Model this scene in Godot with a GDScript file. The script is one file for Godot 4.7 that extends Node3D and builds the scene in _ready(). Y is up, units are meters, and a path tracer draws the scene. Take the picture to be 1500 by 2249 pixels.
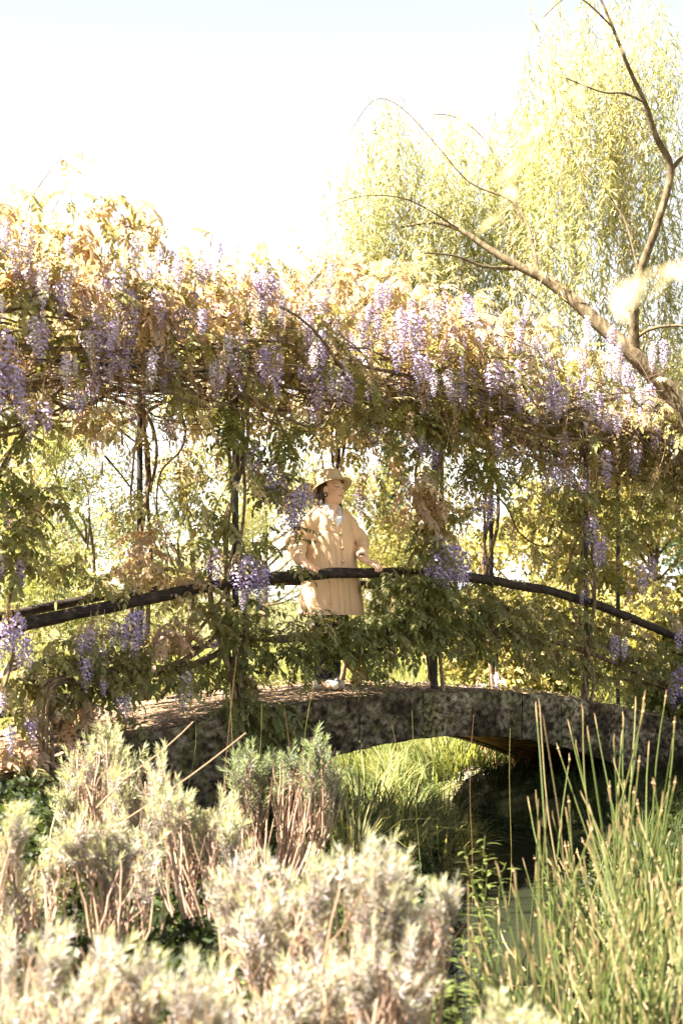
extends Node3D

# A garden footbridge under a wisteria pergola. Units are metres, y up, the camera looks along -z.
const F := 3123.0        # focal length in pixels of the 1500 x 2249 photograph
const HY := 1315.0       # the photograph's horizon row
const EYE := 1.68
const AX := Vector3(0.70711, 0, -0.70711)    # along the bridge
const WX := Vector3(-0.70711, 0, -0.70711)   # across the bridge, away from the camera
const B0 := Vector3(0.728, 0, -11.13)        # foot of the middle near post

var rng := RandomNumberGenerator.new()
var taken := {}
var noise := FastNoiseLite.new()
var fine := FastNoiseLite.new()

# ------------------------------------------------------------------ mesh building
class MB:
	var v := PackedVector3Array()
	var n := PackedVector3Array()
	var c := PackedColorArray()
	var ix := PackedInt32Array()

	func add(p: Vector3, nn: Vector3, cc: Color) -> int:
		v.append(p)
		n.append(nn)
		c.append(cc)
		return v.size() - 1

	func t(i: int, j: int, k: int) -> void:   # winds the face to agree with its normals
		var g := (v[j] - v[i]).cross(v[k] - v[i])
		if g.dot(n[i] + n[j] + n[k]) > 0.0:
			ix.append_array(PackedInt32Array([i, k, j]))
		else:
			ix.append_array(PackedInt32Array([i, j, k]))

	func q(i: int, j: int, k: int, l: int) -> void:
		t(i, j, k)
		t(i, k, l)

	func face(pts: Array, nn: Vector3, cc: Color) -> void:
		var i := v.size()
		for p in pts:
			add(p, nn, cc)
		for k in range(1, pts.size() - 1):
			t(i, i + k, i + k + 1)

	func tube(pts: PackedVector3Array, r: PackedFloat32Array, sides: int, c0: Color, c1: Color, bump := 0.0, seed_ := 0) -> void:
		var last := pts.size() - 1
		var side := Vector3.RIGHT
		var base := v.size()
		for i in pts.size():
			var d := (pts[mini(i + 1, last)] - pts[maxi(i - 1, 0)]).normalized()
			side = (side - d * side.dot(d))
			if side.length() < 0.05:
				side = d.cross(Vector3.UP) if absf(d.y) < 0.9 else d.cross(Vector3.FORWARD)
			side = side.normalized()
			var up := d.cross(side)
			var cc := c0.lerp(c1, float(i) / maxi(last, 1))
			for k in sides:
				var a := TAU * k / sides
				var o := side * cos(a) + up * sin(a)
				var rr := r[i]
				if bump > 0.0:
					rr *= 1.0 + bump * sin(i * 1.7 + k * 2.3 + seed_) * sin(i * 0.6 + k * 4.1 + seed_ * 3.0)
				add(pts[i] + o * rr, o, cc)
		for i in last:
			for k in sides:
				var k2 := (k + 1) % sides
				q(base + i * sides + k, base + i * sides + k2, base + (i + 1) * sides + k2, base + (i + 1) * sides + k)
		for e in [0, last]:
			if r[e] < 0.002:
				continue
			var d := (pts[1] - pts[0]).normalized() * -1.0 if e == 0 else (pts[last] - pts[last - 1]).normalized()
			var o := v.size()
			for k in sides:
				add(v[base + e * sides + k], d, c0 if e == 0 else c1)
			for k in range(1, sides - 1):
				t(o, o + k, o + k + 1)

	func blade(base: Vector3, dir: Vector3, up: Vector3, ln: float, wd: float, cc: Color, curl := 0.25, fold := 0.12) -> void:
		var s := dir.cross(up).normalized()
		up = s.cross(dir).normalized()
		var m0 := add(base, up, cc)
		var m1 := add(base + dir * ln * 0.36 - up * ln * curl * 0.1, up, cc)
		var m2 := add(base + dir * ln * 0.7 - up * ln * curl * 0.45, up, cc)
		var m3 := add(base + dir * ln * 0.97 - up * ln * curl, up, cc)
		for sg in [-1.0, 1.0]:
			var nn: Vector3 = (up - s * sg * 0.3).normalized()
			var e1 := add(v[m1] + s * sg * wd * 0.5 + up * wd * fold - dir * ln * 0.05, nn, cc)
			var e2 := add(v[m2] + s * sg * wd * 0.4 + up * wd * fold - dir * ln * 0.04, nn, cc)
			t(m0, e1, m1)
			t(m1, e1, e2)
			t(m1, e2, m2)
			t(m2, e2, m3)

	func sliver(base: Vector3, dir: Vector3, up: Vector3, ln: float, wd: float, c0: Color, c1: Color, curl := 0.2) -> void:   # a narrow leaf of four faces
		var s := dir.cross(up).normalized()
		up = s.cross(dir).normalized()
		var a := add(base, up, c0)
		var m := base + dir * ln * 0.45 - up * ln * curl * 0.25
		var b := add(m + s * wd * 0.5, up, c0.lerp(c1, 0.5))
		var d := add(m - s * wd * 0.5, up, c0.lerp(c1, 0.5))
		var e := add(base + dir * ln - up * ln * curl, up, c1)
		t(a, b, d)
		t(d, b, e)

	func bead(p: Vector3, r: Vector3, cc: Color) -> void:   # a small octahedron
		var o := v.size()
		for a in [Vector3.RIGHT, Vector3.LEFT, Vector3.UP, Vector3.DOWN, Vector3.BACK, Vector3.FORWARD]:
			add(p + a * r, a, cc)
		for f in [[0, 2, 4], [0, 2, 5], [0, 3, 4], [0, 3, 5], [1, 2, 4], [1, 2, 5], [1, 3, 4], [1, 3, 5]]:
			t(o + f[0], o + f[1], o + f[2])

	func mesh(org := Vector3.ZERO) -> ArrayMesh:
		var a := []
		a.resize(Mesh.ARRAY_MAX)
		if org != Vector3.ZERO:
			for i in v.size():
				v[i] -= org
		a[Mesh.ARRAY_VERTEX] = v
		a[Mesh.ARRAY_NORMAL] = n
		a[Mesh.ARRAY_COLOR] = c
		a[Mesh.ARRAY_INDEX] = ix
		var m := ArrayMesh.new()
		m.add_surface_from_arrays(Mesh.PRIMITIVE_TRIANGLES, a)
		return m

# a field of rounded bones and ellipsoids joined with a smooth minimum
class Field:
	var a := PackedVector3Array()
	var b := PackedVector3Array()
	var ra := PackedFloat32Array()
	var rb := PackedFloat32Array()
	var k := PackedFloat32Array()
	var ec := PackedVector3Array()
	var er := PackedVector3Array()
	var ek := PackedFloat32Array()

	func bone(p: Vector3, q: Vector3, r0: float, r1: float, kk := 0.02) -> void:
		a.append(p)
		b.append(q)
		ra.append(r0)
		rb.append(r1)
		k.append(kk)

	func ell(p: Vector3, r: Vector3, kk := 0.02) -> void:
		ec.append(p)
		er.append(r)
		ek.append(kk)

	func at(p: Vector3) -> float:
		var d := 9.0
		for i in ec.size():
			var o := p - ec[i]
			var r := er[i]
			var k0 := (o / r).length()
			var k1 := (o / (r * r)).length()
			var e := k0 * (k0 - 1.0) / maxf(k1, 1e-6)
			var kk := ek[i]
			var h := maxf(kk - absf(d - e), 0.0) / kk
			d = minf(d, e) - h * h * kk * 0.25
		for i in a.size():
			var ab := b[i] - a[i]
			var t := clampf((p - a[i]).dot(ab) / maxf(ab.length_squared(), 1e-8), 0.0, 1.0)
			var e := (p - a[i] - ab * t).length() - lerpf(ra[i], rb[i], t)
			var kk := k[i]
			var h := maxf(kk - absf(d - e), 0.0) / kk
			d = minf(d, e) - h * h * kk * 0.25
		return d

func nets(mb: MB, f: Callable, colf: Callable, lo: Vector3, hi: Vector3, h: float) -> void:
	const BS := 5
	var nx := int(ceil((hi.x - lo.x) / h / BS)) * BS + 1
	var ny := int(ceil((hi.y - lo.y) / h / BS)) * BS + 1
	var nz := int(ceil((hi.z - lo.z) / h / BS)) * BS + 1
	var val := PackedFloat32Array()
	val.resize(nx * ny * nz)
	val.fill(1.0)
	var done := PackedByteArray()
	done.resize(nx * ny * nz)
	var active := []
	var reach := h * BS * 0.87 * 1.5 + h
	for bz in (nz - 1) / BS:
		for by in (ny - 1) / BS:
			for bx in (nx - 1) / BS:
				var mid := lo + Vector3(bx + 0.5, by + 0.5, bz + 0.5) * h * BS
				var d: float = f.call(mid)
				if absf(d) > reach:
					if d < 0:
						for z in BS + 1:
							for y in BS + 1:
								for x in BS + 1:
									var i: int = (bx * BS + x) + nx * ((by * BS + y) + ny * (bz * BS + z))
									if done[i] == 0:
										val[i] = -1.0
					continue
				active.append(Vector3i(bx, by, bz) * BS)
				for z in BS + 1:
					for y in BS + 1:
						for x in BS + 1:
							var g := Vector3i(bx * BS + x, by * BS + y, bz * BS + z)
							var i := g.x + nx * (g.y + ny * g.z)
							if done[i] == 0:
								done[i] = 1
								val[i] = f.call(lo + Vector3(g) * h)
	var vid := {}
	var corner := [Vector3i(0, 0, 0), Vector3i(1, 0, 0), Vector3i(0, 1, 0), Vector3i(1, 1, 0), Vector3i(0, 0, 1), Vector3i(1, 0, 1), Vector3i(0, 1, 1), Vector3i(1, 1, 1)]
	var edges := [[0, 1], [2, 3], [4, 5], [6, 7], [0, 2], [1, 3], [4, 6], [5, 7], [0, 4], [1, 5], [2, 6], [3, 7]]
	var cells := []
	for blk in active:
		for z in BS:
			for y in BS:
				for x in BS:
					var g: Vector3i = blk + Vector3i(x, y, z)
					var o := g.x + nx * (g.y + ny * g.z)
					var v8 := [val[o], val[o + 1], val[o + nx], val[o + nx + 1], val[o + nx * ny], val[o + nx * ny + 1], val[o + nx * ny + nx], val[o + nx * ny + nx + 1]]
					var neg := 0
					for w in v8:
						if w < 0:
							neg += 1
					if neg == 0 or neg == 8:
						continue
					var sum := Vector3.ZERO
					var cnt := 0
					for e in edges:
						var va: float = v8[e[0]]
						var vb: float = v8[e[1]]
						if (va < 0) != (vb < 0):
							sum += Vector3(corner[e[0]]).lerp(Vector3(corner[e[1]]), va / (va - vb))
							cnt += 1
					var p := lo + (Vector3(g) + sum / cnt) * h
					var e2 := h * 0.5
					var nn := Vector3(f.call(p + Vector3(e2, 0, 0)) - f.call(p - Vector3(e2, 0, 0)), f.call(p + Vector3(0, e2, 0)) - f.call(p - Vector3(0, e2, 0)), f.call(p + Vector3(0, 0, e2)) - f.call(p - Vector3(0, 0, e2))).normalized()
					vid[o] = mb.add(p, nn, colf.call(p))
					cells.append(g)
	for g in cells:
		var o: int = g.x + nx * (g.y + ny * g.z)
		for ax in 3:
			var st: int = [1, nx, nx * ny][ax]
			if (val[o] < 0) == (val[o + st] < 0):
				continue
			var s1: int = [nx, nx * ny, 1][ax]
			var s2: int = [nx * ny, 1, nx][ax]
			if vid.has(o) and vid.has(o - s1) and vid.has(o - s2) and vid.has(o - s1 - s2):
				mb.q(vid[o], vid[o - s1], vid[o - s1 - s2], vid[o - s2])

# ------------------------------------------------------------------ scene helpers
func numbered(called: String) -> String:
	var k: int = taken.get(called, 0)
	taken[called] = k + 1
	return called if k == 0 else "%s_%03d" % [called, k]

func tag(o: Node3D, label: String, category: String, group := "", kind := "") -> void:
	if label:
		o.set_meta("label", label)
	if category:
		o.set_meta("category", category)
	if group:
		o.set_meta("group", group)
	if kind:
		o.set_meta("kind", kind)

func thing(called: String, label: String, category: String, at: Vector3, group := "") -> Node3D:
	var o := Node3D.new()
	o.name = numbered(called)
	o.position = at
	add_child(o)
	tag(o, label, category, group)
	return o

func part(called: String, m: Mesh, mt: Material, parent: Node3D) -> MeshInstance3D:
	var o := MeshInstance3D.new()
	o.mesh = m
	o.material_override = mt
	if parent == self:
		o.name = numbered(called)
		add_child(o)
	else:
		o.name = called
		parent.add_child(o, true)
	return o

func scatter(called: String, m: Mesh, mt: Material, where: Array, tint: PackedColorArray, parent: Node3D) -> MultiMeshInstance3D:
	var mm := MultiMesh.new()
	mm.transform_format = MultiMesh.TRANSFORM_3D
	mm.use_colors = tint.size() > 0
	mm.mesh = m
	mm.instance_count = where.size()
	for i in where.size():
		mm.set_instance_transform(i, where[i])
		if tint.size() > 0:
			mm.set_instance_color(i, tint[i])
	var o := MultiMeshInstance3D.new()
	o.multimesh = mm
	o.material_override = mt
	o.set_meta("kind", "stuff")
	if parent == self:
		o.name = numbered(called)
		add_child(o)
	else:
		o.name = called
		parent.add_child(o, true)
	return o

func lin(r: float, g: float, b: float) -> Color:
	return Color(r, g, b).linear_to_srgb()

func mat(c: Color, rough := 0.8, spec := 0.4) -> StandardMaterial3D:
	var m := StandardMaterial3D.new()
	m.albedo_color = c.linear_to_srgb()
	m.roughness = rough
	m.metallic_specular = spec
	return m

func vmat(rough := 0.7, spec := 0.35, tint := Color.WHITE) -> StandardMaterial3D:
	var m := mat(tint, rough, spec)
	m.vertex_color_use_as_albedo = true
	return m

func leafmat(tint := Color.WHITE, thru := 1.0, rough := 0.5) -> StandardMaterial3D:
	var m := vmat(rough, 0.4, tint)
	m.backlight_enabled = true
	m.backlight = Color(thru, thru * 0.99, thru * 0.82)
	return m

func noise_image(size: int, freq: float, ramp: Array, sd: int, sharp := 0.0) -> ImageTexture:   # a tiling colour texture; ramp = [[at, colour], ...] in linear colours
	var n1 := FastNoiseLite.new()
	n1.seed = sd
	n1.frequency = freq
	n1.fractal_octaves = 5
	n1.fractal_gain = 0.6
	var src := n1.get_seamless_image(size, size)
	var gr := Gradient.new()
	gr.offsets = PackedFloat32Array()
	gr.colors = PackedColorArray()
	var of := PackedFloat32Array()
	var co := PackedColorArray()
	for r in ramp:
		of.append(r[0])
		co.append(r[1].linear_to_srgb())
	gr.offsets = of
	gr.colors = co
	var im := Image.create(size, size, false, Image.FORMAT_RGB8)
	for y in size:
		for x in size:
			im.set_pixel(x, y, gr.sample(src.get_pixel(x, y).r))
	return ImageTexture.create_from_image(im)

func bump_image(size: int, freq: float, sd: int) -> ImageTexture:
	var n1 := FastNoiseLite.new()
	n1.seed = sd
	n1.frequency = freq
	n1.fractal_octaves = 5
	return ImageTexture.create_from_image(n1.get_seamless_image(size, size))

func textured(tex: Texture2D, bump: Texture2D, scale: Vector3, depth_cm: float, rough := 0.9, tint := Color.WHITE) -> StandardMaterial3D:
	var m := mat(tint, rough, 0.3)
	m.albedo_texture = tex
	m.uv1_triplanar = true
	m.uv1_world_triplanar = true
	m.uv1_scale = scale
	if bump:
		m.heightmap_enabled = true
		m.heightmap_texture = bump
		m.heightmap_scale = depth_cm
	return m

# ------------------------------------------------------------------ places
func B(t: float, w: float, y: float) -> Vector3:
	return B0 + AX * t + WX * w + Vector3(0, y, 0)

func P(px: float, py: float, d: float) -> Vector3:
	return Vector3((px - 750.0) / F * d, EYE - (py - HY) / F * d, -d)

func tpx(px: float, w: float) -> float:
	var u := (px - 750.0) / F
	return (u * (11.13 + 0.70711 * w) - (0.728 - 0.70711 * w)) / (0.70711 * (1.0 - u))

func bp(px: float, py: float, w: float) -> Vector3:
	var p := B(tpx(px, w), w, 0)
	p.y = EYE + (py - HY) * p.z / F
	return p

func deck(t: float) -> float:
	return 0.99 - 0.029 * (t + 0.6) * (t + 0.6)

func soffit(t: float) -> float:
	return 0.61 - 0.065 * (t + 0.2) * (t + 0.2)

const RAIL := [[-6.0, 0.95], [-3.69, 1.53], [-2.51, 1.725], [-1.7, 1.83], [-1.08, 1.878], [-0.3, 1.885], [0.533, 1.846], [1.445, 1.758], [2.115, 1.64], [2.83, 1.47], [3.54, 1.30], [6.0, 0.72]]
func rail(t: float) -> float:
	for i in RAIL.size() - 1:
		if t <= RAIL[i + 1][0]:
			return lerpf(RAIL[i][1], RAIL[i + 1][1], clampf((t - RAIL[i][0]) / (RAIL[i + 1][0] - RAIL[i][0]), 0, 1))
	return RAIL[-1][1]

const STREAM := [[-2.6, 22.0], [-1.4, 17.0], [-0.2, 13.6], [0.55, 11.6], [0.95, 10.2], [1.05, 9.0], [0.95, 7.6], [0.75, 6.2], [0.55, 4.6], [0.4, 2.0]]
func stream_far(x: float, d: float) -> float:
	var best := 99.0
	var p := Vector2(x, d)
	for i in STREAM.size() - 1:
		var a := Vector2(STREAM[i][0], STREAM[i][1])
		var b := Vector2(STREAM[i + 1][0], STREAM[i + 1][1])
		best = minf(best, p.distance_to(Geometry2D.get_closest_point_to_segment(p, a, b)))
	return best

func ground_y(x: float, d: float) -> float:
	var rel := Vector3(x, 0, -d) - B0
	var t := rel.dot(AX)
	var w := rel.dot(WX)
	var h := 0.06 + 0.10 * noise.get_noise_2d(x * 9.0, d * 9.0) + 0.03 * noise.get_noise_2d(x * 60.0, d * 60.0)
	h += 0.2 * smoothstep(-2.0, -5.0, t) * smoothstep(-6.5, -2.0, w)
	var left := smoothstep(-2.9, -4.1, t) * smoothstep(-2.3, -0.5, w)
	var right := smoothstep(3.0, 4.4, t) * smoothstep(-2.4, -0.3, w)
	h = lerpf(h, 0.56, left)
	h = lerpf(h, 0.30, right)
	h += 0.5 * smoothstep(16.0, 60.0, d)
	var s := stream_far(x, d)
	if s < 1.3 and d < 24.0:
		var near := smoothstep(10.0, 8.6, d)
		h = lerpf(-0.34, h, smoothstep(lerpf(0.35, 0.12, near), lerpf(1.25, 0.62, near), s))
	return h

func gp(x: float, d: float, up := 0.0) -> Vector3:
	return Vector3(x, ground_y(x, d) + up, -d)

func rnd(a: float, b: float) -> float:
	return rng.randf_range(a, b)

func inside() -> Vector3:   # a point in the unit ball
	while true:
		var p := Vector3(rnd(-1, 1), rnd(-1, 1), rnd(-1, 1))
		if p.length_squared() <= 1.0:
			return p
	return Vector3.ZERO

func bent(a: Vector3, b: Vector3, n: int, wob: float, sag := 0.0) -> PackedVector3Array:
	var pts := PackedVector3Array()
	var o1 := inside() * wob
	var o2 := inside() * wob
	for i in n:
		var s := float(i) / (n - 1)
		pts.append(a.lerp(b, s) + o1 * sin(s * PI) + o2 * sin(s * TAU) * 0.6 - Vector3(0, sag * sin(s * PI), 0))
	return pts

func taper(n: int, r0: float, r1: float) -> PackedFloat32Array:
	var r := PackedFloat32Array()
	for i in n:
		r.append(lerpf(r0, r1, float(i) / (n - 1)))
	return r

func smooth_path(src: Array, per: int) -> PackedVector3Array:
	var pts := PackedVector3Array()
	for i in src.size() - 1:
		var p0: Vector3 = src[maxi(i - 1, 0)]
		var p3: Vector3 = src[mini(i + 2, src.size() - 1)]
		for k in per:
			pts.append(src[i].cubic_interpolate(src[i + 1], p0, p3, float(k) / per))
	pts.append(src[-1])
	return pts

# ------------------------------------------------------------------ the place
var M := {}

func _ready() -> void:
	rng.seed = 20
	noise.seed = 5
	noise.frequency = 0.05
	fine.seed = 9
	fine.frequency = 1.0
	fine.fractal_octaves = 4
	var cam := Camera3D.new()
	cam.name = "camera"
	cam.projection = Camera3D.PROJECTION_FRUSTUM
	cam.near = 0.1
	cam.far = 900.0
	cam.size = 0.1 * 2249.0 / F
	cam.frustum_offset = Vector2(0, 0.1 * (HY - 1124.5) / F)
	cam.position = Vector3(0, EYE, 0)
	add_child(cam)
	cam.current = true
	var lens := CameraAttributesPhysical.new()
	lens.frustum_focal_length = 50.0
	lens.frustum_focus_distance = 10.5
	lens.exposure_aperture = 2.5
	var env := Environment.new()
	env.background_mode = Environment.BG_SKY
	var sm := ProceduralSkyMaterial.new()
	sm.sky_top_color = Color(0.066, 0.076, 0.095).linear_to_srgb()
	sm.sky_horizon_color = Color(0.37, 0.37, 0.36).linear_to_srgb()
	sm.sky_curve = 0.12
	sm.ground_bottom_color = Color(0.30, 0.28, 0.2)
	sm.ground_horizon_color = Color(0.36, 0.36, 0.32)
	sm.sky_energy_multiplier = 1.0
	var sky := Sky.new()
	sky.sky_material = sm
	env.sky = sky
	env.tonemap_mode = Environment.TONE_MAPPER_LINEAR
	env.tonemap_exposure = 10.0
	env.sdfgi_enabled = true
	env.ssao_enabled = true
	env.ssil_enabled = true
	var we := WorldEnvironment.new()
	we.name = "air"
	we.environment = env
	we.camera_attributes = lens
	add_child(we)
	var sun := DirectionalLight3D.new()
	sun.name = "sun"
	sun.light_energy = 1.6
	sun.light_color = Color(1.0, 0.962, 0.905)
	sun.light_angular_distance = 0.55
	sun.shadow_enabled = true
	add_child(sun)
	sun.look_at_from_position(Vector3.ZERO, -Vector3(-0.95, 1.30, 0.33))   # from the upper left

	make_materials()
	make_ground()
	make_bridge()
	make_pergola()
	make_handrails()
	make_background()
	make_willow()
	make_wisteria()
	make_stream_side()
	make_lavender()
	make_rushes()
	make_near_sprays()
	make_person()
	make_dog()

func make_materials() -> void:
	var stone_tex := noise_image(1024, 0.011, [[0.0, Color(0.012, 0.010, 0.007)], [0.34, Color(0.025, 0.02, 0.014)], [0.42, Color(0.07, 0.055, 0.038)], [0.52, Color(0.135, 0.11, 0.08)], [0.6, Color(0.17, 0.145, 0.105)], [0.7, Color(0.25, 0.225, 0.175)], [1.0, Color(0.42, 0.38, 0.31)]], 11)
	var soil_tex := noise_image(512, 0.02, [[0.0, Color(0.05, 0.035, 0.02)], [0.42, Color(0.16, 0.115, 0.075)], [0.55, Color(0.27, 0.20, 0.14)], [0.68, Color(0.42, 0.34, 0.25)], [1.0, Color(0.5, 0.42, 0.33)]], 21)
	var earth_tex := noise_image(512, 0.012, [[0.0, Color(0.02, 0.018, 0.01)], [0.4, Color(0.045, 0.038, 0.02)], [0.52, Color(0.07, 0.07, 0.028)], [0.62, Color(0.10, 0.105, 0.035)], [1.0, Color(0.16, 0.14, 0.07)]], 31)
	var wood_tex := noise_image(256, 0.02, [[0.0, Color(0.02, 0.015, 0.012)], [0.42, Color(0.045, 0.034, 0.027)], [0.55, Color(0.075, 0.056, 0.044)], [0.7, Color(0.13, 0.10, 0.08)], [1.0, Color(0.2, 0.16, 0.13)]], 41)
	var plank_tex := noise_image(256, 0.02, [[0.0, Color(0.06, 0.02, 0.008)], [0.42, Color(0.30, 0.13, 0.045)], [0.6, Color(0.48, 0.24, 0.09)], [1.0, Color(0.6, 0.36, 0.17)]], 51)
	var bark_tex := noise_image(256, 0.02, [[0.0, Color(0.05, 0.036, 0.022)], [0.45, Color(0.14, 0.105, 0.07)], [0.6, Color(0.24, 0.19, 0.13)], [1.0, Color(0.36, 0.30, 0.22)]], 61)
	var b1 := bump_image(512, 0.015, 12)
	var b2 := bump_image(256, 0.03, 13)
	M.stone = textured(stone_tex, b1, Vector3(1.3, 1.3, 1.3), 2.2, 0.95, Color(1.5, 1.46, 1.37))
	M.stone2 = textured(stone_tex, b1, Vector3(1.2, 1.1, 1.2), 2.2, 0.95, Color(1.1, 1.07, 1.0))
	M.stone3 = textured(stone_tex, b1, Vector3(1.45, 1.5, 1.45), 2.5, 0.95, Color(1.7, 1.66, 1.55))
	var blot := noise_image(256, 0.012, [[0.0, Color(0.10, 0.09, 0.07)], [0.41, Color(0.20, 0.18, 0.14)], [0.49, Color(0.75, 0.72, 0.66)], [0.58, Color(1.0, 1.0, 0.96)], [0.66, Color(1.0, 1.0, 0.95)], [0.74, Color(0.62, 0.72, 0.42)], [1.0, Color(0.5, 0.6, 0.3)]], 71)
	for m in [M.stone, M.stone2, M.stone3]:
		m.detail_enabled = true
		m.detail_albedo = blot
		m.detail_blend_mode = BaseMaterial3D.BLEND_MODE_MUL
		m.detail_uv_layer = BaseMaterial3D.DETAIL_UV_2
		m.uv2_triplanar = true
		m.uv2_world_triplanar = true
		m.uv2_scale = Vector3(0.42, 0.5, 0.42)
	M.rock = textured(stone_tex, b1, Vector3(1.6, 1.6, 1.6), 1.5, 0.95, Color(1.3, 1.27, 1.2))
	M.soil = textured(soil_tex, b2, Vector3(2.2, 2.2, 2.2), 1.2, 0.95, Color(0.62, 0.56, 0.5))
	M.earth = textured(earth_tex, b2, Vector3(0.6, 0.6, 0.6), 1.5, 0.95, Color(1.35, 1.3, 1.25))
	M.log = textured(wood_tex, b2, Vector3(2.2, 9.0, 2.2), 0.6, 0.75, Color(0.36, 0.33, 0.31))
	M.plank = textured(plank_tex, b2, Vector3(1.1, 14.0, 1.1), 0.8, 0.85)
	M.vine = textured(bark_tex, b2, Vector3(5, 2.5, 5), 0.5, 0.9, Color(0.62, 0.56, 0.52))
	M.vine_pale = textured(bark_tex, b2, Vector3(5, 2.5, 5), 0.5, 0.9, Color(1.1, 1.0, 0.88))
	M.willow_bark = textured(bark_tex, b2, Vector3(3, 1.5, 3), 0.6, 0.9, Color(0.54, 0.52, 0.43))
	M.bark = textured(bark_tex, b2, Vector3(3, 1.5, 3), 0.6, 0.9, Color(0.7, 0.68, 0.62))
	M.iron = mat(Color(0.022, 0.018, 0.016), 0.6)
	M.twig = vmat(0.85)
	M.leaf = leafmat()
	M.flower = leafmat(Color.WHITE, 0.9, 0.7)
	M.needle = leafmat(Color.WHITE, 0.5, 0.6)
	# leaf colours: 0 deep green, 1 olive, 2 yellow-green, 3 golden, 4 bronze
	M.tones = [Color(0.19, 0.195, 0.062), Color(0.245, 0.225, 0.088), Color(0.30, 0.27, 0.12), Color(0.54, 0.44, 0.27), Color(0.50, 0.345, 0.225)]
	M.toned = []
	for c in M.tones:
		M.toned.append(leafmat(c))

func make_ground() -> void:
	var nx := 150
	var nd := 170
	var mb := MB.new()
	for j in nd + 1:
		var s := 2.0 * j / nd - 1.0
		var d := 10.0 + 9.0 * s + 60.0 * pow(s, 5) + 431.0 * pow(s, 15)
		for i in nx + 1:
			var q := 2.0 * i / nx - 1.0
			var x := 8.0 * q + 50.0 * pow(q, 5) + 380.0 * pow(q, 13)
			var e := 0.06
			var y := ground_y(x, d)
			var nn := Vector3(ground_y(x - e, d) - ground_y(x + e, d), 2 * e, ground_y(x, d + e) - ground_y(x, d - e)).normalized()
			mb.add(Vector3(x, y, -d), nn, Color.WHITE)
	for j in nd:
		for i in nx:
			var o := j * (nx + 1) + i
			mb.q(o, o + 1, o + nx + 2, o + nx + 1)
	var g := part("ground", mb.mesh(), M.earth, self)
	tag(g, "earthy ground of the garden under and around the bridge", "", "", "structure")
	# the stream
	var wb := MB.new()
	var pts := []
	for s in STREAM:
		pts.append(Vector3(s[0], 0, -s[1]))
	var path := smooth_path(pts, 8)
	for i in path.size():
		var dr := (path[mini(i + 1, path.size() - 1)] - path[maxi(i - 1, 0)]).normalized()
		var sd := Vector3(-dr.z, 0, dr.x)
		for k in 5:
			wb.add(path[i] + sd * (k - 2.0) * 0.42 + Vector3(0, -0.13, 0), Vector3.UP, Color.WHITE)
	for i in path.size() - 1:
		for k in 4:
			wb.q(i * 5 + k, i * 5 + k + 1, i * 5 + k + 6, i * 5 + k + 5)
	var wm := mat(Color(0.014, 0.016, 0.009), 0.09, 0.2)
	wm.normal_enabled = true
	var nt := NoiseTexture2D.new()
	var fn := FastNoiseLite.new()
	fn.frequency = 0.02
	nt.noise = fn
	nt.as_normal_map = true
	nt.seamless = true
	nt.bump_strength = 3.0
	wm.normal_texture = nt
	wm.uv1_triplanar = true
	wm.uv1_world_triplanar = true
	wm.uv1_scale = Vector3(0.8, 0.8, 0.8)
	wm.normal_scale = 0.3
	var st := part("stream", wb.mesh(), wm, self)
	tag(st, "dark still stream running under the bridge", "", "", "structure")

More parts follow.
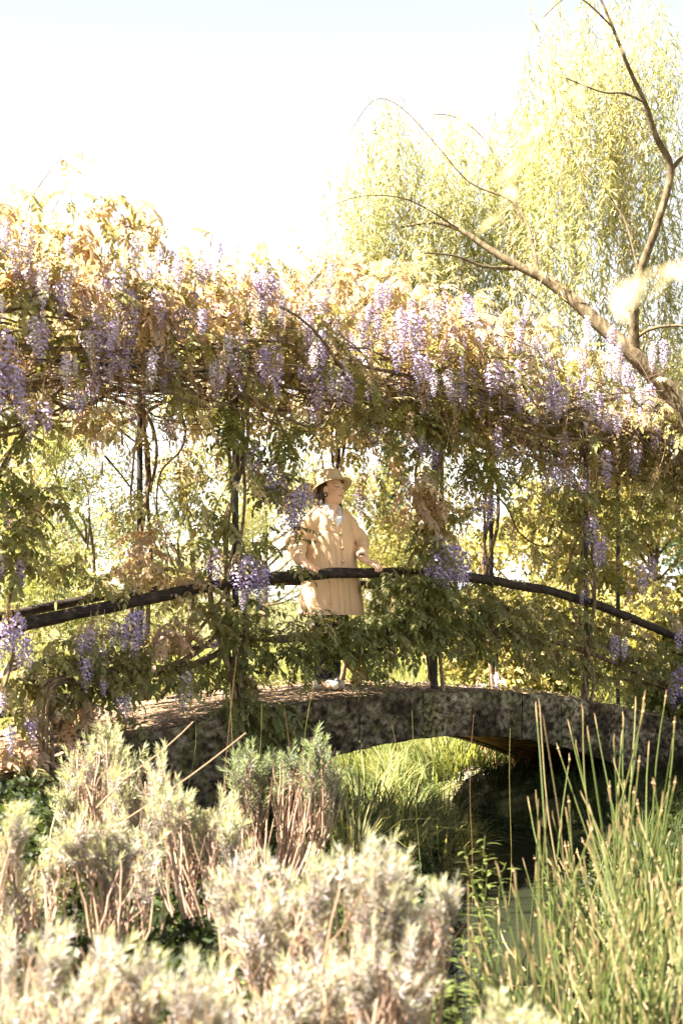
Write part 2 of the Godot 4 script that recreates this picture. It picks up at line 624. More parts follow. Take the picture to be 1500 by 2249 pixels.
func slab(mb: MB, t0: float, t1: float, w: float, depth: float, rough: float, sd: float) -> void:   # one voussoir: rough front, plain sides
	var nt := 14
	var ny := 10
	var o := mb.v.size()
	for i in nt + 1:
		var t := lerpf(t0 + 0.002, t1 - 0.002, float(i) / nt)
		for j in ny + 1:
			var f := float(j) / ny
			var y := lerpf(maxf(soffit(t), -0.4), deck(t) - 0.02, f)
			var edge := 0.0 if i in [0, nt] or j in [0, ny] else 1.0
			var out := rough * (0.4 + 0.6 * fine.get_noise_3d(t * 2.2 + sd, y * 2.2, sd)) + 0.012 * fine.get_noise_3d(t * 9, y * 9, sd)
			y += (0.016 if j == 0 else 0.01) * fine.get_noise_2d(t * 6, 40.0) * (1.0 if j in [0, ny] else 0.0)
			mb.add(B(t, w - out * edge + 0.004 * (1.0 - edge), y), -WX, Color.WHITE)
	for i in nt:
		for j in ny:
			mb.q(o + i * (ny + 1) + j, o + (i + 1) * (ny + 1) + j, o + (i + 1) * (ny + 1) + j + 1, o + i * (ny + 1) + j + 1)
	for i in nt + 1:   # smooth normals from neighbours
		for j in ny + 1:
			var a := mb.v[o + mini(i + 1, nt) * (ny + 1) + j] - mb.v[o + maxi(i - 1, 0) * (ny + 1) + j]
			var b := mb.v[o + i * (ny + 1) + mini(j + 1, ny)] - mb.v[o + i * (ny + 1) + maxi(j - 1, 0)]
			var nn := a.cross(b).normalized()
			mb.n[o + i * (ny + 1) + j] = nn if nn.dot(WX) < 0 else -nn
	var dn := func(t: float) -> float: return maxf(soffit(t), -0.4)
	for i in 6:
		var a := lerpf(t0 + 0.002, t1 - 0.002, i / 6.0)
		var b := lerpf(t0 + 0.002, t1 - 0.002, (i + 1) / 6.0)
		mb.face([B(a, w + 0.012, dn.call(a)), B(b, w + 0.012, dn.call(b)), B(b, w + depth, dn.call(b)), B(a, w + depth, dn.call(a))], Vector3.DOWN, Color.WHITE)
		mb.face([B(a, w + 0.012, deck(a) - 0.02), B(b, w + 0.012, deck(b) - 0.02), B(b, w + depth, deck(b) - 0.02), B(a, w + depth, deck(a) - 0.02)], Vector3.UP, Color.WHITE)
	for s in [[t0 + 0.002, -1.0], [t1 - 0.002, 1.0]]:
		mb.face([B(s[0], w + 0.012, dn.call(s[0])), B(s[0], w + depth, dn.call(s[0])), B(s[0], w + depth, deck(s[0]) - 0.02), B(s[0], w + 0.012, deck(s[0]) - 0.02)], AX * s[1], Color.WHITE)

func make_bridge() -> void:
	var at := B(0, 0.5, 0)
	var br := thing("stone_bridge", "low arched footbridge of rough lichen spotted stone over the stream", "bridge", at)
	var t := -4.9
	var k := 0
	while t < 4.9:
		var nt := t + rnd(0.52, 0.74)
		var mb := MB.new()
		slab(mb, t, nt, -0.10 + rnd(-0.006, 0.006), 0.24, 0.02, k * 7.3)
		part("stone_block", mb.mesh(at), [M.stone, M.stone2, M.stone3, M.stone, M.stone2][(k * 3 + k / 4) % 5], br)
		t = nt
		k += 1
	# far face
	var fb := MB.new()
	for i in 40:
		var a := lerpf(-4.9, 4.9, i / 40.0)
		var b := lerpf(-4.9, 4.9, (i + 1) / 40.0)
		fb.face([B(a, 1.17, maxf(soffit(a), -0.4)), B(b, 1.17, maxf(soffit(b), -0.4)), B(b, 1.17, deck(b) - 0.02), B(a, 1.17, deck(a) - 0.02)], WX, Color.WHITE)
		fb.face([B(a, 1.02, maxf(soffit(a), -0.4)), B(b, 1.02, maxf(soffit(b), -0.4)), B(b, 1.17, maxf(soffit(b), -0.4)), B(a, 1.17, maxf(soffit(a), -0.4))], Vector3.DOWN, Color.WHITE)
	part("far_stone_face", fb.mesh(at), M.stone, br)
	# rough boards that line the underside
	var wd := 0.88 / 5.0
	for s in 5:
		var mb := MB.new()
		var w0 := 0.142 + s * wd
		var w1 := w0 + wd - 0.006
		var up := rnd(0.004, 0.02)
		var o := mb.v.size()
		for i in 41:
			var tt := lerpf(-3.95, 3.6, i / 40.0)
			var y := soffit(tt) + up + 0.006 * fine.get_noise_2d(tt * 5, s * 9.0)
			var nn := (Vector3.DOWN - AX * 0.13 * (tt + 0.2) * -1.0).normalized()
			for q in 4:
				var f := q / 3.0
				mb.add(B(tt, lerpf(w0, w1, f), y - 0.008 * sin(f * PI) + 0.004 * fine.get_noise_2d(tt * 14, f * 3 + s * 5)), nn, Color.WHITE)
		for i in 40:
			for q in 3:
				mb.q(o + i * 4 + q, o + i * 4 + q + 1, o + i * 4 + q + 5, o + i * 4 + q + 4)
		part("underside_board", mb.mesh(at), M.plank, br)
	# trodden earth on top, ragged along its edges
	var db := MB.new()
	var nt2 := 130
	var nw := 16
	for i in nt2 + 1:
		var tt := lerpf(-4.95, 4.95, float(i) / nt2)
		for j in nw + 1:
			var f := float(j) / nw
			var w := lerpf(-0.09 + 0.03 * fine.get_noise_1d(tt * 4), 1.16, f)
			var y := deck(tt) + 0.016 * fine.get_noise_2d(tt * 3, w * 3) + 0.008 * fine.get_noise_2d(tt * 17, w * 17) - (0.03 if j in [0, nw] else 0.0)
			db.add(B(tt, w, y), (Vector3.UP + AX * 0.058 * (tt + 0.6) + (AX * fine.get_noise_2d(tt * 9, w * 9) + WX * fine.get_noise_2d(w * 9 + 50, tt * 9)) * 0.25).normalized(), Color.WHITE)
	for i in nt2:
		for j in nw:
			var o := i * (nw + 1) + j
			db.q(o, o + 1, o + nw + 2, o + nw + 1)
	part("path_surface", db.mesh(at), M.soil, br)
	# fallen leaves and petals on the deck
	var lb := MB.new()
	lb.blade(Vector3(-0.02, 0, 0), Vector3.RIGHT, Vector3.UP, 0.042, 0.018, Color.WHITE, -0.25, 0.2)
	var xs := []
	var cs := PackedColorArray()
	for i in 2600:
		var tt := rnd(-4.8, 4.6)
		var w := rnd(-0.07, 1.12)
		var xf := Transform3D(Basis.from_euler(Vector3(rnd(-0.5, 0.5), rnd(0, TAU), rnd(-0.5, 0.5))) * rnd(0.4, 1.0), B(tt, w, deck(tt) + 0.012 + rnd(0, 0.012)))
		xs.append(xf)
		var c := Color(0.26, 0.17, 0.09).lerp(Color(0.5, 0.42, 0.3), rng.randf())
		if rng.randf() < 0.25:
			c = Color(0.42, 0.38, 0.5)
		cs.append(c)
	var lit := scatter("leaf_litter", lb.mesh(), M.leaf, xs, cs, self)
	tag(lit, "fallen leaves and petals strewn over the bridge deck", "leaf litter", "", "stuff")

func top_y(t: float) -> float:
	return 3.27 - 0.012 * t * t

func make_pergola() -> void:
	var at := B(0, 0, deck(0))
	var pg := thing("iron_pergola", "dark iron tunnel pergola of thin posts carrying the wisteria over the bridge", "pergola", at)
	for w in [0.0, 1.07]:
		for t in [-4.1, -2.05, 0.0, 2.02, 4.1]:
			var mb := MB.new()
			var y0 := deck(t) - 0.05
			mb.tube(PackedVector3Array([B(t, w, y0), B(t, w, 1.9), B(t, w, top_y(t))]), PackedFloat32Array([0.023, 0.022, 0.021]), 10, Color.WHITE, Color.WHITE)
			part("post", mb.mesh(at), M.iron, pg)
		for h in [0.0]:
			var mb := MB.new()
			var pts := PackedVector3Array()
			for i in 25:
				var t := lerpf(-5.2, 5.2, i / 24.0)
				pts.append(B(t, w, top_y(t) + h))
			mb.tube(pts, taper(25, 0.018, 0.018), 8, Color.WHITE, Color.WHITE)
			part("top_rail", mb.mesh(at), M.iron, pg)
	for t in [-4.1, -3.1, -2.05, -1.0, 0.0, 1.0, 2.02, 3.0, 4.1]:
		var mb := MB.new()
		var pts := PackedVector3Array()
		for i in 9:
			var f := i / 8.0
			pts.append(B(t, f * 1.07, top_y(t) + 0.16 * sin(f * PI)))
		mb.tube(pts, taper(9, 0.014, 0.014), 8, Color.WHITE, Color.WHITE)
		part("hoop", mb.mesh(at), M.iron, pg)

func make_handrails() -> void:
	var specs := [[0.0, 0.0, 0.038, "thick dark wooden handrail of log lengths that the woman holds"], [1.07, -0.05, 0.033, "thinner dark wooden handrail along the far side of the bridge"]]
	for s in specs:
		var at := B(0, s[0], deck(0))
		var hr := thing("wooden_handrail", s[3], "handrail", at, "handrails of the bridge")
		var cuts := [-5.2, -3.6, -1.9, 0.12, 2.02, 3.55, 5.2] if s[0] == 0.0 else [-5.2, -4.1, -2.05, 0.0, 2.02, 4.1, 5.2]
		for i in cuts.size() - 1:
			var mb := MB.new()
			var n := 22
			var pts := PackedVector3Array()
			var r := PackedFloat32Array()
			var yoff := rnd(-0.012, 0.012)
			for k in n:
				var t := lerpf(cuts[i] - 0.09, cuts[i + 1] + 0.05, k / (n - 1.0))
				pts.append(B(t, s[0] - 0.03 + 0.006 * sin(t * 5 + i) + (0.02 if i % 2 else 0.0), rail(t) + s[1] + yoff + 0.008 * fine.get_noise_1d(t * 2 + i * 30)))
				r.append(s[2] * (1.06 - 0.1 * k / n) * (1.0 + 0.06 * fine.get_noise_1d(t * 5 + 70)))
			mb.tube(pts, r, 14, Color.WHITE, Color.WHITE, 0.05, i)
			part("rail_log", mb.mesh(at), M.log, hr)

# ------------------------------------------------------------------ trees and greenery behind
func clump(sd: int, n: int, spread: float, ln: float, wd: float) -> ArrayMesh:   # a loose handful of leaves round a twig
	rng.seed = sd
	var mb := MB.new()
	for i in n:
		var p := inside() * spread
		var d := (inside() + Vector3(0, -0.25, 0)).normalized()
		var c := Color.WHITE * rnd(0.75, 1.2)
		c.a = 1.0
		mb.sliver(p, d, inside().normalized(), ln * rnd(0.7, 1.25), wd * rnd(0.8, 1.2), c, c, rnd(0.0, 0.4))
	return mb.mesh()

func jit(c: Color, a: float) -> Color:
	var k := rnd(1.0 - a, 1.0 + a)
	return Color(c.r * k * rnd(0.92, 1.08), c.g * k, c.b * k * rnd(0.85, 1.15))

func tree(called: String, label: String, group: String, base: Vector3, height: float, spread: float, tones: Array, count: int, leaf: ArrayMesh, trunk_r: float, lobes: int, low := 0.25, tall := 1.0, lsc := 1.0) -> Node3D:
	var o := thing(called, label, "tree" if not called.contains("shrub") else "shrub", base, group)
	var mb := MB.new()
	var tip := Vector3(rnd(-0.3, 0.3), height * 0.72, rnd(-0.3, 0.3))
	mb.tube(bent(Vector3(0, -0.1, 0), tip, 9, 0.25), taper(9, trunk_r, trunk_r * 0.25), 9, Color.WHITE, Color.WHITE, 0.1)
	part("trunk", mb.mesh(), M.bark, o)
	var xs := []
	var cs := PackedColorArray()
	for k in lobes:
		var a := rnd(0, TAU)
		var f := rnd(low, 1.0)
		var reach := spread * sqrt(maxf(0.08, 1.0 - pow(f - 0.35, 2) * 1.8)) * rnd(0.35, 0.9)
		var c := Vector3(cos(a) * reach, f * height * 0.93, sin(a) * reach)
		var lb := MB.new()
		lb.tube(bent(tip * clampf(f * 0.9, 0.1, 0.95), c, 6, 0.15), taper(6, trunk_r * 0.3, 0.008), 5, Color.WHITE, Color.WHITE)
		part("limb", lb.mesh(), M.bark, o)
		var r := spread * rnd(0.28, 0.5)
		for i in count / lobes:
			var q := inside()
			q = q * (0.45 + 0.55 * q.length())
			xs.append(Transform3D(Basis.from_euler(Vector3(rnd(-1, 1), rnd(0, TAU), rnd(-1, 1))) * rnd(0.7, 1.4) * lsc, c + q * Vector3(r, r * 0.75 * tall, r)))
			cs.append(jit(tones[rng.randi() % tones.size()], 0.3))
	var cr := scatter("crown", leaf, M.leaf, xs, cs, o)
	return o

func tuft(sd: int, n: int, ln: float, wd: float, spread: float, lean: float, droop: float) -> ArrayMesh:   # a clump of grass blades
	rng.seed = sd
	var mb := MB.new()
	for i in n:
		var a := rnd(0, TAU)
		var b := Vector3(cos(a), 0, sin(a)) * spread * sqrt(rng.randf())
		var out := Vector3(cos(a + rnd(-0.6, 0.6)), 0, sin(a + rnd(-0.6, 0.6)))
		var l := ln * rnd(0.55, 1.1)
		var k := rnd(0.4, 1.2)
		var s := out.cross(Vector3.UP).normalized()
		var c := Color.WHITE * rnd(0.7, 1.2)
		if rng.randf() < 0.18:
			c = Color(1.5, 1.15, 0.95)
		c.a = 1.0
		var prev := [-1, -1]
		for j in 5:
			var f := j / 4.0
			var p := b + Vector3.UP * l * (f - droop * k * f * f * f) + out * l * (lean * k * f + droop * 0.9 * k * f * f)
			var hw := wd * 0.5 * (1.0 - f * f * 0.92)
			var nn := (out * (-1.0) * (1.0 - f) + Vector3.UP * (0.4 + f)).normalized()
			var cur := [mb.add(p - s * hw, nn, c), mb.add(p + s * hw, nn, c)]
			if j > 0:
				mb.q(prev[0], prev[1], cur[1], cur[0])
			prev = cur
	return mb.mesh()

func make_background() -> void:
	var fine_leaf := clump(101, 26, 0.17, 0.075, 0.016)
	var broad_leaf := clump(102, 20, 0.17, 0.085, 0.040)
	var small_leaf := clump(103, 26, 0.15, 0.05, 0.026)
	rng.seed = 77
	var pale := [Color(0.36, 0.35, 0.14), Color(0.42, 0.39, 0.18), Color(0.28, 0.30, 0.10)]
	var gold := [Color(0.44, 0.37, 0.15), Color(0.36, 0.32, 0.12), Color(0.30, 0.29, 0.09)]
	var green := [Color(0.13, 0.16, 0.035), Color(0.18, 0.20, 0.045), Color(0.10, 0.13, 0.03)]
	var dark := [Color(0.04, 0.065, 0.02), Color(0.06, 0.085, 0.025)]
	var T := [
		["pale_tree", "pale fine leaved tree farthest left behind the bridge", -4.6, 17.5, 6.4, 1.9, pale, 1100, fine_leaf, 0.09],
		["pale_tree", "pale fine leaved tree with thin grey trunk seen between the two left posts", -2.1, 18.5, 5.2, 1.6, pale, 900, fine_leaf, 0.07],
		["pale_tree", "small pale fine leaved tree beside the left far post", -3.0, 15.6, 3.6, 1.2, pale, 650, fine_leaf, 0.05],
		["pale_tree", "tall pale tree rising behind the left end of the wisteria", -5.0, 22.0, 7.9, 2.0, pale, 1000, fine_leaf, 0.10],
		["pale_tree", "pale feathery tree behind the woman's right elbow", -1.1, 21.0, 4.6, 1.6, pale, 800, fine_leaf, 0.07],
		["pale_tree", "yellow green tree behind the middle of the bridge", 0.8, 23.0, 4.0, 1.4, gold, 850, small_leaf, 0.08],
		["pale_tree", "golden leaved tree right of the dark cypress", 2.7, 19.0, 2.9, 1.2, gold, 850, broad_leaf, 0.08],
		["pale_tree", "golden leaved tree seen between the two right posts", 4.2, 20.0, 3.6, 1.5, gold, 900, broad_leaf, 0.08],
		["pale_tree", "bushy yellow green tree under the willow", 5.4, 18.5, 5.6, 1.9, gold, 1000, broad_leaf, 0.10],
		["dark_tree", "dark leafy tree at the right edge behind the handrail", 6.4, 24.0, 3.2, 1.3, dark, 800, broad_leaf, 0.12],
		["dark_tree", "dark leafy tree far off behind the cypress", 1.6, 34.0, 2.8, 2.0, green, 700, broad_leaf, 0.12],
		["dark_tree", "far green tree at the left behind the pale trees", -6.8, 32.0, 6.0, 2.6, green, 900, small_leaf, 0.14],
		["dark_tree", "far green tree right of the pale feathery tree", -2.6, 36.0, 5.0, 2.6, pale, 900, small_leaf, 0.14],
		["dark_tree", "far green tree behind the golden trees at right", 6.6, 34.0, 4.2, 2.4, green, 900, small_leaf, 0.14],
	]
	for r in T:
		var b := gp(r[2], r[3], -0.05)
		tree(r[0], r[1], "trees beyond the bridge", b, r[4], r[5], r[6], int(r[7] * 0.9), r[8], r[9], 16)
	var S := [
		["low_shrub", "low yellow green shrub beyond the left handrail", -3.6, 14.2, 1.5, 0.9, pale, 420, small_leaf, 0.04],
		["low_shrub", "low bright shrub beyond the deck left of the woman", -1.5, 16.5, 1.4, 0.9, pale, 420, small_leaf, 0.04],
		["low_shrub", "low golden shrub behind the violet flowers right of the woman", 1.9, 16.0, 1.5, 0.9, gold, 420, broad_leaf, 0.04],
		["low_shrub", "leafy light green shrub at the right end of the bridge", 4.6, 15.6, 2.0, 1.1, [Color(0.30, 0.32, 0.13), Color(0.2, 0.22, 0.06)], 620, broad_leaf, 0.05],
		["low_shrub", "bushy bright green shrub behind the right handrail", 3.4, 17.0, 1.6, 1.0, gold, 520, broad_leaf, 0.05],
		["low_shrub", "light green shrub at the right edge below the handrail", 3.9, 14.3, 1.25, 0.8, [Color(0.30, 0.32, 0.13), Color(0.2, 0.22, 0.06)], 420, broad_leaf, 0.04],
	]
	for r in S:
		tree(r[0], r[1], "shrubs beyond the bridge", gp(r[2], r[3], -0.05), r[4], r[5], r[6], r[7] * 2, r[8], r[9], 9, 0.12)
	# cypress
	var cy := thing("dark_cypress", "narrow dark cypress glimpsed right of the woman's hat", "tree", gp(1.05, 29.0), "")
	var mb := MB.new()
	mb.tube(PackedVector3Array([Vector3.ZERO, Vector3(0, 2, 0), Vector3(0, 4.2, 0)]), PackedFloat32Array([0.12, 0.09, 0.02]), 8, Color.WHITE, Color.WHITE)
	part("trunk", mb.mesh(), M.bark, cy)
	var xs := []
	var cs := PackedColorArray()
	for i in 1500:
		var f := rng.randf()
		var a := rnd(0, TAU)
		var r := 0.62 * sqrt(rng.randf()) * (1.0 - f * f * 0.85) * (0.8 + 0.3 * sin(f * 17 + a * 2))
		xs.append(Transform3D(Basis.from_euler(Vector3(rnd(-1, 1), rnd(0, TAU), rnd(-1, 1))), Vector3(cos(a) * r, 0.15 + f * 4.4, sin(a) * r)))
		cs.append(jit(Color(0.045, 0.07, 0.028), 0.3))
	scatter("crown", small_leaf, M.needle, xs, cs, cy)
	# the blue-green conifer at the right edge
	var cf := thing("blue_conifer", "tall blue green conifer behind the willow at the right edge", "tree", gp(8.9, 32.0), "")
	mb = MB.new()
	mb.tube(PackedVector3Array([Vector3.ZERO, Vector3(0, 6, 0), Vector3(0, 13.2, 0)]), PackedFloat32Array([0.3, 0.2, 0.03]), 9, Color.WHITE, Color.WHITE)
	part("trunk", mb.mesh(), M.bark, cf)
	xs = []
	cs = PackedColorArray()
	for i in 120:
		var y := rnd(1.2, 12.6)
		var reach := 2.0 * (1.0 - y / 13.8) + 0.3
		var a := rnd(0, TAU)
		var d := Vector3(cos(a), 0, sin(a))
		var bb := MB.new()
		var path := bent(Vector3(0, y, 0), Vector3(0, y - 0.25 * reach, 0) + d * reach, 5, 0.08)
		bb.tube(path, taper(5, 0.03, 0.006), 4, Color.WHITE, Color.WHITE)
		part("limb", bb.mesh(), M.bark, cf)
		for k in 26:
			var s := rnd(0.2, 1.05)
			xs.append(Transform3D(Basis.from_euler(Vector3(rnd(-1, 1), rnd(0, TAU), rnd(-1, 1))) * rnd(0.8, 1.3), Vector3(0, y - 0.25 * reach * s, 0) + d * reach * s + inside() * 0.22))
			cs.append(jit(Color(0.07, 0.10, 0.075), 0.3))
	scatter("needles", fine_leaf, M.needle, xs, cs, cf)
	# meadow
	var t1 := tuft(301, 15, 0.34, 0.012, 0.10, 0.4, 0.35)
	rng.seed = 302
	xs = []
	cs = PackedColorArray()
	for i in 6500:
		var d := 12.0 + 22.0 * pow(rng.randf(), 1.5)
		var x := rnd(-0.3, 0.3) * d
		var rel := Vector3(x, 0, -d) - B0
		if rel.dot(WX) < 1.2 or stream_far(x, d) < 0.6:
			continue
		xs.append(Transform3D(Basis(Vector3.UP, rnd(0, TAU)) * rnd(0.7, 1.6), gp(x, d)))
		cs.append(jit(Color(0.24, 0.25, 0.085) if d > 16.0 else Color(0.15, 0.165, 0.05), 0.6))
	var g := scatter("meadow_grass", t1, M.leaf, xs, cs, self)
	tag(g, "sunlit meadow grass beyond the bridge", "grass", "", "stuff")
	# bank grass near the bridge and in the foreground
	xs = []
	cs = PackedColorArray()
	for i in 9000:
		var d := rnd(4.2, 15.5)
		var x := rnd(-0.32, 0.32) * d if i % 2 else rnd(-0.75, 0.75) * d
		var rel := Vector3(x, 0, -d) - B0
		var w := rel.dot(WX)
		if (w > -0.15 and w < 1.25 and absf(rel.dot(AX)) > 2.3) or stream_far(x, d) < 0.7 or (d < 8.3 and x < 0.3) or (d < 7.2 and rng.randf() < 0.85):
			continue
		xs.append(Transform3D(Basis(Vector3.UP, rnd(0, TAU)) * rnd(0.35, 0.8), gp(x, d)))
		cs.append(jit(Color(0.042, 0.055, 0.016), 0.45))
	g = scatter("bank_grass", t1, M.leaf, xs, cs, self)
	tag(g, "short darker grass on the banks in front of the bridge", "grass", "", "stuff")

# ------------------------------------------------------------------ willow
func make_willow() -> void:
	rng.seed = 400
	var base := Vector3(3.75, ground_y(3.75, 12.7), -12.7)
	var wl := thing("willow_tree", "big weeping willow with pale yellow leaves leaning in over the right of the bridge", "tree", base)
	var D := 12.7
	var limbs := [
		# px, py, depth shift, radius
		[[1640, 1300, 0, 0.17], [1580, 1080, 0, 0.15], [1495, 895, 0, 0.125], [1440, 832, 0, 0.108], [1390, 777, 0, 0.098], [1330, 725, 0.1, 0.088], [1265, 665, 0.2, 0.08], [1200, 615, 0.3, 0.07], [1130, 580, 0.4, 0.052], [1075, 548, 0.5, 0.04], [1010, 505, 0.6, 0.03], [950, 488, 0.7, 0.022], [880, 500, 0.8, 0.012]],
		[[1393, 780, 0, 0.062], [1393, 665, -0.1, 0.055], [1408, 590, -0.1, 0.05], [1440, 500, -0.2, 0.046], [1472, 375, -0.2, 0.042], [1440, 300, -0.3, 0.034], [1415, 225, -0.4, 0.028], [1380, 150, -0.5, 0.022], [1345, 60, -0.6, 0.016], [1310, -20, -0.6, 0.01]],
		[[1472, 375, -0.2, 0.03], [1510, 325, -0.3, 0.025], [1560, 240, -0.4, 0.018]],
		[[1130, 590, 0.4, 0.03], [1060, 585, 0.2, 0.02], [1000, 562, 0.1, 0.014], [930, 555, 0, 0.008]],
		[[1180, 600, 0.3, 0.03], [1160, 500, 0.6, 0.022], [1120, 440, 0.7, 0.016], [1030, 400, 0.8, 0.012], [960, 320, 0.8, 0.008], [880, 235, 0.9, 0.006], [820, 220, 0.9, 0.005], [770, 290, 0.9, 0.004]],
		[[1415, 225, -0.4, 0.016], [1370, 205, -0.6, 0.014], [1320, 202, -0.7, 0.01], [1240, 170, -0.8, 0.007]],
		[[1400, 590, -0.1, 0.016], [1370, 480, 0, 0.012], [1320, 410, 0.1, 0.008]],
		[[1395, 745, 0, 0.022], [1430, 722, -0.2, 0.019], [1500, 716, -0.3, 0.014], [1570, 740, -0.4, 0.008]],
		[[1010, 505, 0.6, 0.014], [900, 440, 0.4, 0.01], [800, 430, 0.2, 0.007], [720, 455, 0, 0.004]],
		[[1150, 500, 0.6, 0.014], [1080, 330, 0.9, 0.01], [1010, 262, 1.0, 0.007], [950, 250, 1, 0.005]],
		[[1345, 60, -0.6, 0.012], [1260, -10, -0.7, 0.009], [1190, 40, -0.8, 0.005]],
		[[1370, 900, 0.6, 0.012], [1290, 770, 0.7, 0.012], [1215, 690, 0.8, 0.010], [1150, 630, 0.8, 0.006]],
	]
	var first := true
	for l in limbs:
		var src := []
		for p in l:
			src.append(P(p[0], p[1], D + p[2]))
		if first:
			src.push_front(base + Vector3(0, -0.1, 0))
		var pts := smooth_path(src, 4)
		var r := PackedFloat32Array()
		var rr := []
		for p in l:
			rr.append(p[3])
		if first:
			rr.push_front(0.19)
		for i in pts.size():
			var f := i / 4.0
			var k := mini(int(f), rr.size() - 2)
			r.append(lerpf(rr[k], rr[k + 1], f - k) * 0.76)
		var mb := MB.new()
		mb.tube(pts, r, 10 if r[0] > 0.03 else 6, Color.WHITE, Color.WHITE, 0.07)
		part("trunk" if first else "limb", mb.mesh(base), M.willow_bark, wl)
		first = false
	# hanging strands of narrow leaves
	var sp := []
	for v in 3:
		rng.seed = 410 + v
		var mb := MB.new()
		var n := 17
		var pts := PackedVector3Array()
		var sway := rnd(-0.08, 0.08)
		for i in 6:
			var f := i / 5.0
			pts.append(Vector3(sway * f * f + 0.02 * sin(f * 7), -0.55 * f, 0.03 * sin(f * 5 + v)))
		mb.tube(pts, taper(6, 0.0022, 0.001), 3, Color(0.8, 0.7, 0.35), Color(0.9, 0.85, 0.4))
		for i in n:
			var f := (i + rnd(0, 1)) / n
			var p := Vector3(sway * f * f + 0.02 * sin(f * 7), -0.55 * f, 0.03 * sin(f * 5 + v))
			var a := i * 2.4 + rnd(-0.5, 0.5)
			var out := Vector3(cos(a), 0, sin(a))
			var dr := (out * rnd(0.4, 1.4) + Vector3.DOWN * rnd(0.3, 1.2)).normalized()
			var c := Color.WHITE * rnd(0.75, 1.25)
			c.a = 1.0
			mb.sliver(p, dr, (out + Vector3.UP * 0.6 + inside() * 0.4).normalized(), rnd(0.095, 0.145), rnd(0.015, 0.021), c, c, rnd(-0.1, 0.3))
		sp.append(mb.mesh())
	rng.seed = 420
	var xs := [[], [], []]
	var cs := [PackedColorArray(), PackedColorArray(), PackedColorArray()]
	# [px, py, half width, half height, depth shift, strands]
	var masses := [
		[1330, 60, 190, 130, -0.6, 330], [1250, 200, 130, 150, -0.5, 260], [1400, 200, 130, 170, -0.4, 230], [1210, 320, 80, 110, 0.0, 150], [1340, 380, 150, 150, -0.2, 210], [1460, 420, 80, 190, 0.0, 110],
		[1110, 330, 100, 90, 0.5, 210], [1160, 280, 60, 60, 0.3, 130], [760, 380, 60, 60, 0.6, 50], [1010, 310, 100, 80, 0.8, 190], [900, 300, 110, 90, 0.9, 200], [820, 310, 70, 100, 0.8, 110], [800, 440, 80, 90, 0.6, 110], [900, 430, 120, 90, 0.6, 230], [1030, 430, 120, 80, 0.5, 190], [1170, 430, 80, 80, 0.2, 90],
		[850, 560, 110, 60, 0.4, 150], [720, 520, 40, 60, 0.2, 40], [980, 570, 100, 60, 0.3, 130], [1100, 640, 90, 50, 0.3, 60], [1300, 560, 110, 80, 0.0, 60], [1440, 620, 80, 70, -0.2, 90], [1250, 640, 80, 50, 0.2, 50], [1450, 700, 80, 60, 0.2, 80], [1330, 690, 60, 50, 0.4, 40], [1590, 250, 90, 230, -0.2, 220], [1640, 520, 70, 180, 0.0, 120],
	]
	for m in masses:
		for i in int(m[5] * 0.23):
			var q := inside()
			var d: float = D + m[4] + q.z * 0.6 + (1.1 if m[0] > 950 else 0.3)
			var top := P(m[0] + q.x * m[2], m[1] + q.y * m[3] - 20.0, d)
			var nseg := 2 + (rng.randi() % 3)
			var yaw := rnd(0, TAU)
			var tone: Color = [Color(0.52, 0.49, 0.31), Color(0.45, 0.44, 0.25), Color(0.62, 0.59, 0.42), Color(0.32, 0.33, 0.15)][rng.randi() % 4]
			for k in nseg:
				var v := rng.randi() % 3
				var b := Basis.from_euler(Vector3(rnd(-0.3, 0.3), yaw + k, rnd(-0.3, 0.3))) * rnd(0.8, 1.15)
				xs[v].append(Transform3D(b, top - base - Vector3(0, 0.48 * k, 0)))
				cs[v].append(jit(tone, 0.2))
	for v in 3:
		scatter("hanging_foliage", sp[v], M.leaf, xs[v], cs[v], wl)

# ------------------------------------------------------------------ wisteria
var leaf_kinds := []
var cluster_kinds := []
var plants := []        # {node, at, t, w}
var leaves := []        # [place, kind, tone]

func pinnate(sd: int, pairs: int, ln: float, droop: float) -> ArrayMesh:
	rng.seed = sd
	var mb := MB.new()
	var pts := PackedVector3Array()
	for i in 6:
		var f := i / 5.0
		pts.append(Vector3(ln * f * (1.0 - 0.12 * f), -droop * ln * f * f, 0.012 * sin(f * 4 + sd)))
	mb.tube(pts, taper(6, 0.0016, 0.0008), 3, Color(0.9, 0.75, 0.5), Color(0.9, 0.8, 0.5))
	for i in pairs:
		var f := 0.2 + 0.76 * i / (pairs - 0.4)
		var p := Vector3(ln * f * (1.0 - 0.12 * f), -droop * ln * f * f, 0.012 * sin(f * 4 + sd))
		var tan_ := Vector3(1.0 - 0.24 * f, -2.0 * droop * f, 0).normalized()
		var up := Vector3(-tan_.y, tan_.x, 0)
		for s in [-1.0, 1.0]:
			var a := rnd(0.75, 1.1)
			var d := (tan_ * cos(a) + Vector3(0, 0, s) * sin(a) - up * rnd(0.05, 0.45)).normalized()
			var c := Color.WHITE * rnd(0.78, 1.2)
			c.a = 1.0
			var sz := 1.0 - 0.35 * absf(f - 0.5)
			mb.blade(p, d, (up + Vector3(0, 0, s) * rnd(-0.3, 0.4) + inside() * 0.2).normalized(), rnd(0.058, 0.074) * sz, rnd(0.026, 0.033) * sz, c, rnd(0.05, 0.4), rnd(0.0, 0.18))
	var te := Vector3(0.85, -2.0 * droop, 0).normalized()
	mb.blade(pts[5], te, Vector3(-te.y, te.x, 0), 0.070, 0.030, Color(1, 1, 1), 0.25, 0.1)
	return mb.mesh()

